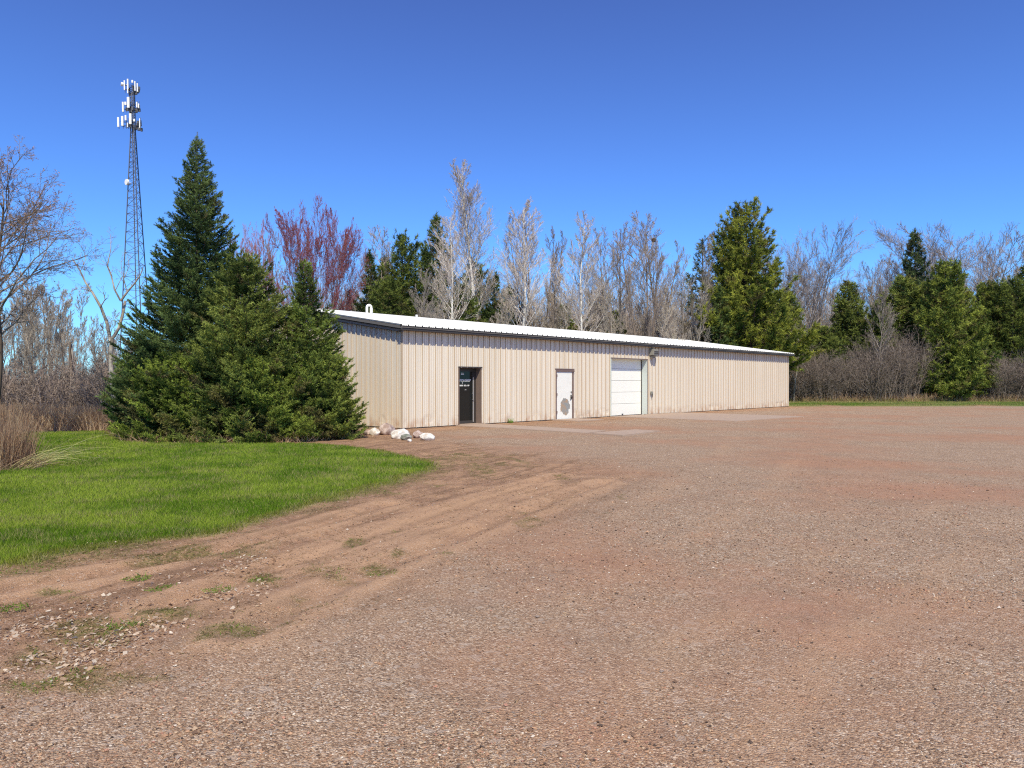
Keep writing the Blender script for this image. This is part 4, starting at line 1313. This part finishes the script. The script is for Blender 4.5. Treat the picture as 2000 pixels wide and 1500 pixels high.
# glass entry door
x0, x1, tp = OPEN[0]
reveal(x0, x1, tp, .30, M_jamb, 'entry_reveal')
MB().box(x0 - .05, x1 + .07, -.050, -.036, tp + .012, tp + .05).build('entry_head_flashing', M_trim, shed)
d = MB(); yd = .26
d.box(x0 + .03, x0 + .09, yd, yd + .05, .03, tp - .03); d.box(x1 - .17, x1 - .09, yd, yd + .05, .03, tp - .03)
d.box(x0 + .09, x1 - .17, yd, yd + .05, tp - .13, tp - .03); d.box(x0 + .09, x1 - .17, yd, yd + .05, .03, .16)
door = d.build('glass_door', M_trim, shed)
MB().box(x1 - .155, x1 - .105, yd - .012, yd - .002, .10, tp - .35).build('door_stile', M_alu, door)
MB().box(x0, x0 + .03, yd - .02, yd + .06, .0, tp).box(x1 - .09, x1, yd - .02, yd + .06, 0, tp).box(x0 + .03, x1 - .09, yd - .02, yd + .06, tp - .03, tp).build('door_frame', M_darkm, door)
pane = MB().box(x0 + .09, x1 - .17, yd + .02, yd + .028, .16, tp - .13).build('glass_pane', M_glass, door)
MB().box(x0, x1, .30, .36, -.1, tp).build('dark_lobby', M_inner, shed)
# white lettering on the glass: its letters are too small to read in the photo
mk_ = MB(); r5 = random.Random(3)
def glyphs(xa, xb, z0, z1, k):
    w = (xb - xa) / k; t = (z1 - z0) * .24
    for i in range(k):
        a = xa + i * w + w * .08; b2 = xa + (i + 1) * w - w * .10; y0_, y1_ = yd + .012, yd + .017
        mk_.box(a, a + w * .28, y0_, y1_, z0, z1)
        for zz in r5.sample([(z1 - t, z1), ((z0 + z1) / 2 - t / 2, (z0 + z1) / 2 + t / 2), (z0, z0 + t)], 2): mk_.box(a + w * .28, b2, y0_, y1_, *zz)
        if r5.random() > .4: mk_.box(b2 - w * .26, b2 + .001, y0_ - .001, y1_ + .001, z0 + (0 if r5.random() > .5 else (z1 - z0) * .5), z1)
glyphs(x0 + .13, x1 - .24, 1.66, 1.745, 9)
glyphs(x0 + .11, x0 + .47, 1.475, 1.53, 8); glyphs(x0 + .51, x0 + .66, 1.475, 1.53, 3); glyphs(x0 + .70, x0 + .80, 1.475, 1.53, 2)
mk_.box(x0 + .42, x0 + .46, yd + .012, yd + .017, 1.585, 1.615); mk_.box(x0 + .56, x0 + .64, yd + .012, yd + .017, 1.33, 1.345)
mk_.box(x0 + .36, x0 + .52, yd + .012, yd + .017, 1.965, 1.985); mk_.box(x0 + .36, x0 + .52, yd + .012, yd + .017, 1.915, 1.945)
mk_.build('door_lettering', M_mark, door)
h = MB(); h.box(x1 - .19, x1 - .16, yd - .06, yd - .04, .95, 1.20); h.box(x1 - .19, x1 - .16, yd - .04, yd + .001, .95, .97); h.box(x1 - .19, x1 - .16, yd - .04, yd + .001, 1.18, 1.20)
h.build('door_handle', M_alu, door)
MB().box(x0, x1, -.10, .30, .0, .045).build('threshold', M_conc, shed)

# white steel door, nearly flush
x0, x1, tp = OPEN[1]
d = MB(); d.box(x0, x0 + .07, -.050, .08, 0, tp + .0); d.box(x1 - .07, x1, -.050, .08, 0, tp); d.box(x0 + .07, x1 - .07, -.050, .08, tp - .10, tp); d.box(x0 + .07, x1 - .07, .0, .08, 0, .03)
MB().box(x0 - .04, x1 + .06, -.056, -.040, tp + .0, tp + .035).build('door_head_flashing', M_frame, shed)
door = MB().box(x0 + .075, x1 - .075, -.012, .035, .032, tp - .105).build('white_steel_door', M_worn, shed)
d.build('door_frame', M_frame, door)
h = MB(); hx = x1 - .15
h.box(hx - .035, hx + .035, -.030, -.012, .88, 1.08); h.bar((hx, -.03, .98), (hx, -.07, .98), .014, 6); h.bar((hx, -.07, .98), (hx - .11, -.07, .97), .013, 6)
h.disc((hx, -.045, 1.20), (0, 1, 0), .028, .03); h.bar((hx + .055, -.012, .92), (hx + .055, -.06, 1.02), .012, 5); h.bar((hx - .03, -.04, .90), (hx - .09, -.05, .88), .012, 5)
h.build('door_handle', M_darkm, door)
for zz in (.28, 1.05, 1.86):
    MB().box(x0 + .066, x0 + .10, -.060, -.012, zz, zz + .11).build('hinge', M_frame, door)
b = MB(); b.box(x1 - .055, x1 + .035, -.075, -.051, tp - .10, tp - .03); b.build('door_closer_bracket', M_frame, door)

# overhead garage door
x0, x1, tp = OPEN[2]
gj = MB(); dp = .34
gj.box(x0 - .03, x0, -.040, dp, 0, tp + .03); gj.box(x1, x1 + .03, -.040, dp, 0, tp + .03); gj.box(x0, x1, -.040, dp, tp, tp + .03)
gj.build('garage_reveal', M_jambm, shed)
MB().box(x0 - .05, x1 + .05, -.048, -.041, tp, tp + .045).box(x1 + .0, x1 + .045, -.048, -.041, 0, tp).build('garage_trim', M_frame, shed)
gd = empty('garage_door', (0, 0, 0)); gd.parent = shed
ph = (tp + .1 - .03) / 5
for i in range(5):
    z0 = .03 + i * ph; z1 = z0 + ph - .012
    if i == 4: z1 = tp + .02
    m = MB(); m.box(x0 + .015, x1 - .02, dp - .02, dp + .02, z0, z1)
    m.build('door_section', M_white, gd)
MB().box(x0, x1, dp + .022, dp + .03, 0, tp).build('backing', M_inner, gd)
MB().box(x0 + .015, x1 - .02, dp - .024, dp + .0, .0, .028).build('bottom_seal', M_darkm, gd)
MB().box(x1 - .02, x1 + .0, dp - .06, dp + .02, .0, tp).build('door_track', M_darkm, gd)
m = MB(); m.disc((x0 + .13, dp - .045, .33), (0, 1, 0), .075, .022, 16); m.build('round_port', M_darkm, gd)
MB().box(x0 + 1.35, x0 + 1.45, dp - .05, dp - .021, .05, .10).build('lift_handle', M_darkm, gd)

# lamp housing above the door's right edge
lx, lz = 15.52, 2.98
m = MB()
m.hexa([(lx, -.30, lz + .02), (lx + .42, -.30, lz + .02), (lx + .42, -.037, lz), (lx, -.037, lz)], [(lx, -.34, lz + .30), (lx + .42, -.34, lz + .30), (lx + .42, -.037, lz + .36), (lx, -.037, lz + .36)])
lamp = m.build('wall_lamp', M_lamp, shed)
md = lamp.modifiers.new('bevel', 'BEVEL'); md.width = .012; md.segments = 2
MB().box(lx + .03, lx + .39, -.312, -.10, lz - .045, lz + .0).build('lens', M_trimg, lamp)
MB().box(lx + .04, lx + .38, -.337, -.322, lz + .10, lz + .13).box(lx + .04, lx + .38, -.347, -.325, lz + .19, lz + .22).build('louvre', M_darkm, lamp)
MB().box(lx + .06, lx + .36, -.20, -.038, lz - .12, lz - .046).build('mounting_bracket', M_lamp, lamp)
# outlet box with hanging plug
kx = 15.66
kb = MB().box(kx, kx + .14, -.11, -.036, 1.02, 1.17).build('switch_box', M_lamp, shed)
MB().bar((kx + .06, -.12, 1.06), (kx + .10, -.10, .86), .022, 6, .008).build('hanging_plug', M_darkm, kb)


# --- concrete slabs: things of their own, let into the gravel
def slab(corners, label, z=.03, name='concrete_slab'):
    m = MB(); P = [bl(s, n_) for s, n_ in corners]
    cx = sum(p[0] for p in P) / 4; cy = sum(p[1] for p in P) / 4
    b0 = [(p[0] - cx, p[1] - cy, -.1) for p in P]; t0 = [(p[0] - cx, p[1] - cy, z) for p in P]
    m.hexa(b0, t0); o = m.build(name, M_conc); o.location = (cx, cy, 0)
    tag(o, label, 'concrete slab')


slab([(2.45, .06), (3.95, .06), (3.95, 2.3), (2.5, 2.2)], 'concrete slab at the threshold of the glass door')
slab([(2.5, 2.35), (3.9, 2.4), (3.8, 5.9), (2.55, 6.1)], 'long worn concrete slab leading out from the glass door', .034)
slab([(2.45, 6.3), (4.9, 6.35), (4.8, 7.35), (2.4, 7.55)], 'outermost concrete slab lying by itself in the gravel', .045)
slab([(8.0, .06), (9.7, .06), (9.7, 1.5), (8.0, 1.4)], 'small concrete step in front of the white steel door', .035)
slab([(12.2, .06), (18.6, .1), (18.6, 6.6), (12.4, 6.2)], 'large dusty concrete apron in front of the garage door', .032)


# --- boulders
def boulder(px, py, w, d, h, seed, col, label, rz=0):
    rng = np.random.default_rng(seed)
    bm = bmesh.new(); bmesh.ops.create_icosphere(bm, subdivisions=4, radius=1)
    P = np.array([v.co[:] for v in bm.verts])
    for i in range(9):                                   # knock flat facets
        nn = nrm(rng.normal(0, 1, 3)); c = .62 + .25 * rng.random()
        dd = P @ nn; P = P - np.clip(dd - c, 0, None)[:, None] * nn * .85
    P += nrm(P) * ((fbm(P[:, 0] * 2.5 + seed, P[:, 1] * 2.5 + P[:, 2] * 2, 4) - .5) * .30)[:, None]
    P *= np.array([w / 2, d / 2, h * .62]); P[:, 2] += h * .36
    Fq = np.array([[v.index for v in f.verts] for f in bm.faces]); bm.free()
    x, y = gp(px, py)
    o = mesh_obj('boulder', P, Fq, col, loc=(x, y, 0), smooth=True); o.rotation_euler = (0, 0, rz)
    tag(o, label, 'boulder', 'boulders by the shed corner')


def rock(name, c1, c2):
    m, nt, out = new_mat(name); v = coords(nt)
    c = mixc(nt, ramp(nt, noise(nt, v, 4, 7, .7), [(.42, 0.), (.6, 1.)]), c1, c2)
    b = N(nt, 'ShaderNodeBsdfPrincipled', Roughness=.85); nt.links.new(c, b.inputs['Base Color'])
    bp = N(nt, 'ShaderNodeBump', Strength=.6, Distance=.03); nt.links.new(noise(nt, v, 9, 8, .7), bp.inputs['Height']); nt.links.new(bp.outputs[0], b.inputs['Normal'])
    nt.links.new(b.outputs[0], out.inputs[0]); return m


RW = rock('painted_white_rock', (.55, .47, .38), (.88, .85, .76)); RP = rock('pinkish_rock', (.32, .22, .17), (.60, .48, .41)); RGn = rock('mossy_rock', (.16, .17, .12), (.36, .33, .28))
boulder(719, 849, .42, .4, .18, 1, RP, 'flat pinkish boulder at the left end of the rock group', .2)
boulder(733, 850, .34, .36, .25, 2, RW, 'white boulder second from the left end of the rock group', 1.2)
boulder(756, 849, .55, .5, .40, 3, RP, 'tallest boulder, pinkish and rounded, against the shed corner', .6)
boulder(779, 856, .62, .5, .30, 4, RW, 'broad whitish speckled boulder in the middle of the rock group', .1)
boulder(793, 860, .36, .3, .18, 5, RGn, 'greenish grey mossy boulder in front of the broad whitish one', .4)
boulder(816, 855, .36, .34, .24, 6, RP, 'tan boulder left of the rightmost white one', 2.0)
boulder(834, 860, .46, .36, .22, 7, RW, 'rightmost boulder, low and chalk white', .0)
boulder(800, 863, .13, .13, .09, 8, RW, 'smallest white stone between the mossy boulder and the tan one', .0)


# --- cell tower
M_steel = plain('galvanised_steel', (.13, .14, .17), .5, .15, 1, metal=.3)
M_ant = plain('antenna_white', (.86, .84, .78), .5, .04, 1)
M_eq = plain('radio_grey', (.12, .12, .13), .6, .2, 1)


def tower():
    Z = 130.0; H = CH + (HZ - 172) / F * Z
    root = empty('cell_tower', ((271 - 1000) / F * Z, Z, 0)); root.rotation_euler = (0, rad(-1.15), 0)
    hk = 47.0
    rf = lambda h: .46 + max(0, hk - h) * .064
    ang = [rad(190), rad(310), rad(70 + 0)]
    leg = lambda i, h: np.array([math.cos(ang[i]) * rf(h), math.sin(ang[i]) * rf(h), h])
    m = MB(); hs = [0.0]
    while hs[-1] < H - 1: hs.append(hs[-1] + max(.9, rf(hs[-1]) * 1.05))
    hs[-1] = H
    for a, b_ in zip(hs[:-1], hs[1:]):
        for i in range(3):
            j = (i + 1) % 3
            m.bar(leg(i, a), leg(i, b_), .10 if a < hk else .09, 5)
            m.bar(leg(i, b_), leg(j, b_), .040, 3)
            if (hs.index(a) % 2) == 0: m.bar(leg(i, a), leg(j, b_), .040, 3)
            else: m.bar(leg(j, a), leg(i, b_), .040, 3)
    m.build('lattice_mast', M_steel, root)
    m = MB(); m.bar(np.array([0, -.3, 0]) , np.array([0, -.3, H - 1]), .09, 5); m.build('feed_cables', M_eq, root)
    rng = random.Random(12)
    # (height row, ring radius, list of (offset px from axis, row offset, height m, width m))
    def X(px): return px * Z / F
    def hh(row): return CH + (HZ - row) / F * Z
    tiers = [(172, [(-11, -2, 1.75, .22), (-4.5, -4, 1.9, .26), (9.5, 0, 1.75, .2), (14, 3, 1.55, .2), (4.5, -9, .5, .3), (-4.8, 10, .7, .2)]),
             (210, [(-14, 2.5, 1.8, .3), (-9, -4, .6, .36), (-3.5, -6, 1.95, .45), (13, -1, 1.0, .22), (16.5, 1, .8, .2)]),
             (243, [(-22, 0, 1.75, .34), (-14, -2, 1.75, .38), (-7.5, -8, .95, .3), (1.5, -6, 1.9, .42), (9, -3, .45, .3), (19.5, 3, 1.7, .16), (-4, 6, .8, .16)])]
    for (row, ants) in tiers:
        h0 = hh(row)
        ring = MB(); lim = max(abs(a[0]) for a in ants)
        R = X(lim) * .98
        P = [np.array([math.cos(t) * R, math.sin(t) * R, 0]) for t in (rad(200), rad(340), rad(90))]
        for dz in (-.45, .35):
            for i in range(3):
                a, b_ = P[i] * 1.0, P[(i + 1) % 3] * 1.0
                ring.bar(a + [0, 0, h0 + dz], b_ + [0, 0, h0 + dz], .045, 4)
                ring.bar(np.array([0, 0, h0 + dz]), (a + b_) / 2 + [0, 0, h0 + dz], .05, 4)
        ring.build('antenna_platform', M_steel, root)
        eq = MB()
        for k in range(12):
            t = rng.random() * 6.28; q = R * rng.uniform(.2, .85)
            x, y, z = math.cos(t) * q, math.sin(t) * q, h0 + rng.uniform(-.9, .2)
            eq.box(x - .16, x + .16, y - .12, y + .12, z - .3, z + .3)
        for (dx, dr, ah, aw) in ants:
            x = X(dx); eq.bar((x, .12 - R * .55, h0 - 1.15), (x, .12 - R * .55, h0 + .8), .05, 4)
        eq.build('radio_units', M_eq, root)
        for (dx, dr, ah, aw) in ants:
            x = X(dx); y = -R * .6; zc = h0 - X(dr)
            o = MB().box(x - aw / 2, x + aw / 2, y - .1, y + .08, zc - ah / 2, zc + ah / 2).build('panel_antenna', M_ant, root)
            md = o.modifiers.new('bevel', 'BEVEL'); md.width = .04; md.segments = 2
    def drum(dx, row, r, nm):
        x, z = X(dx), hh(row)
        m = MB(); m.disc((x, -.5, z), (-.8, -.6, 0), r, .35, 18); m.bar((x, -.5, z), (0, 0, z), .06, 5); m.build(nm, M_ant, root, False)
    drum(-15, 167, .33, 'drum_antenna')
    z = hh(358) ; x = X(-9 + 0)
    m = MB(); m.disc((x, -.7, z), (-.55, -.83, 0), .52, .30, 20); m.bar((x, -.6, z), (-.6, 0, z), .07, 5); m.build('dish_antenna', M_ant, root)
    tag(root, 'tall lattice cell tower carrying three tiers of white antennas', 'tower')


tower()

# ------------------------------------------------------------------ sky, sun, camera
W = bpy.data.worlds.new('World'); S.world = W; W.use_nodes = True
nt = W.node_tree; nt.nodes.clear()
EL = rad(50); SX, SY = .11, -.994
sky = nt.nodes.new('ShaderNodeTexSky'); sky.sky_type = 'NISHITA'; sky.sun_disc = False
sky.sun_elevation = EL; sky.sun_rotation = math.atan2(SX, SY); sky.air_density = 1.0; sky.dust_density = .4; sky.ozone_density = 2.5; sky.altitude = 300
mix = nt.nodes.new('ShaderNodeMix'); mix.data_type = 'RGBA'; mix.blend_type = 'MULTIPLY'; mix.inputs[0].default_value = 1
nt.links.new(sky.outputs[0], mix.inputs[6])
tcw = nt.nodes.new('ShaderNodeTexCoord'); sxw = nt.nodes.new('ShaderNodeSeparateXYZ'); nt.links.new(tcw.outputs['Generated'], sxw.inputs[0])
nt.links.new(ramp(nt, sxw.outputs[2], [(0.0, (.32, .63, .97)), (.12, (.31, .605, .98)), (.30, (.325, .51, .91)), (.5, (.33, .415, .76))]), mix.inputs[7])
bg = nt.nodes.new('ShaderNodeBackground'); bg.inputs[1].default_value = .15
wo = nt.nodes.new('ShaderNodeOutputWorld')
gm = nt.nodes.new('ShaderNodeMix'); gm.data_type = 'RGBA'; gm.blend_type = 'MULTIPLY'; gm.inputs[0].default_value = 1; gm.inputs[7].default_value = (1.42, 1.42, 1.40, 1)
nt.links.new(mix.outputs[2], gm.inputs[6]); nt.links.new(gm.outputs[2], bg.inputs[0]); nt.links.new(bg.outputs[0], wo.inputs[0])

sl = bpy.data.lights.new('Sun', 'SUN'); sl.energy = 5.0; sl.angle = rad(.5); sl.color = (1, .93, .74)
so = bpy.data.objects.new('Sun', sl); COL.objects.link(so)
from mathutils import Vector
dv = Vector((-SX * math.cos(EL), -SY * math.cos(EL), -math.sin(EL)))
so.rotation_euler = dv.to_track_quat('-Z', 'Y').to_euler(); so.location = (20, -40, 60)

cam = bpy.data.cameras.new('Camera'); cam.sensor_width = 36; cam.lens = 36 * F / 2000; cam.clip_end = 3000; cam.clip_start = .05
co = bpy.data.objects.new('Camera', cam); COL.objects.link(co)
co.location = (0, 0, CH); co.rotation_euler = (rad(90) - math.atan(2 / F), 0, 0)
S.camera = co
S.view_settings.view_transform = 'Standard'; S.view_settings.look = 'None'; S.view_settings.exposure = 0; S.view_settings.gamma = 1
S.render.engine = 'CYCLES'; S.cycles.use_denoising = False; S.cycles.filter_width = 1.15; S.cycles.sample_clamp_indirect = 4
S.render.resolution_x = 1024; S.render.resolution_y = 768
for o in bpy.data.objects:
    if '_h' in o: del o['_h']
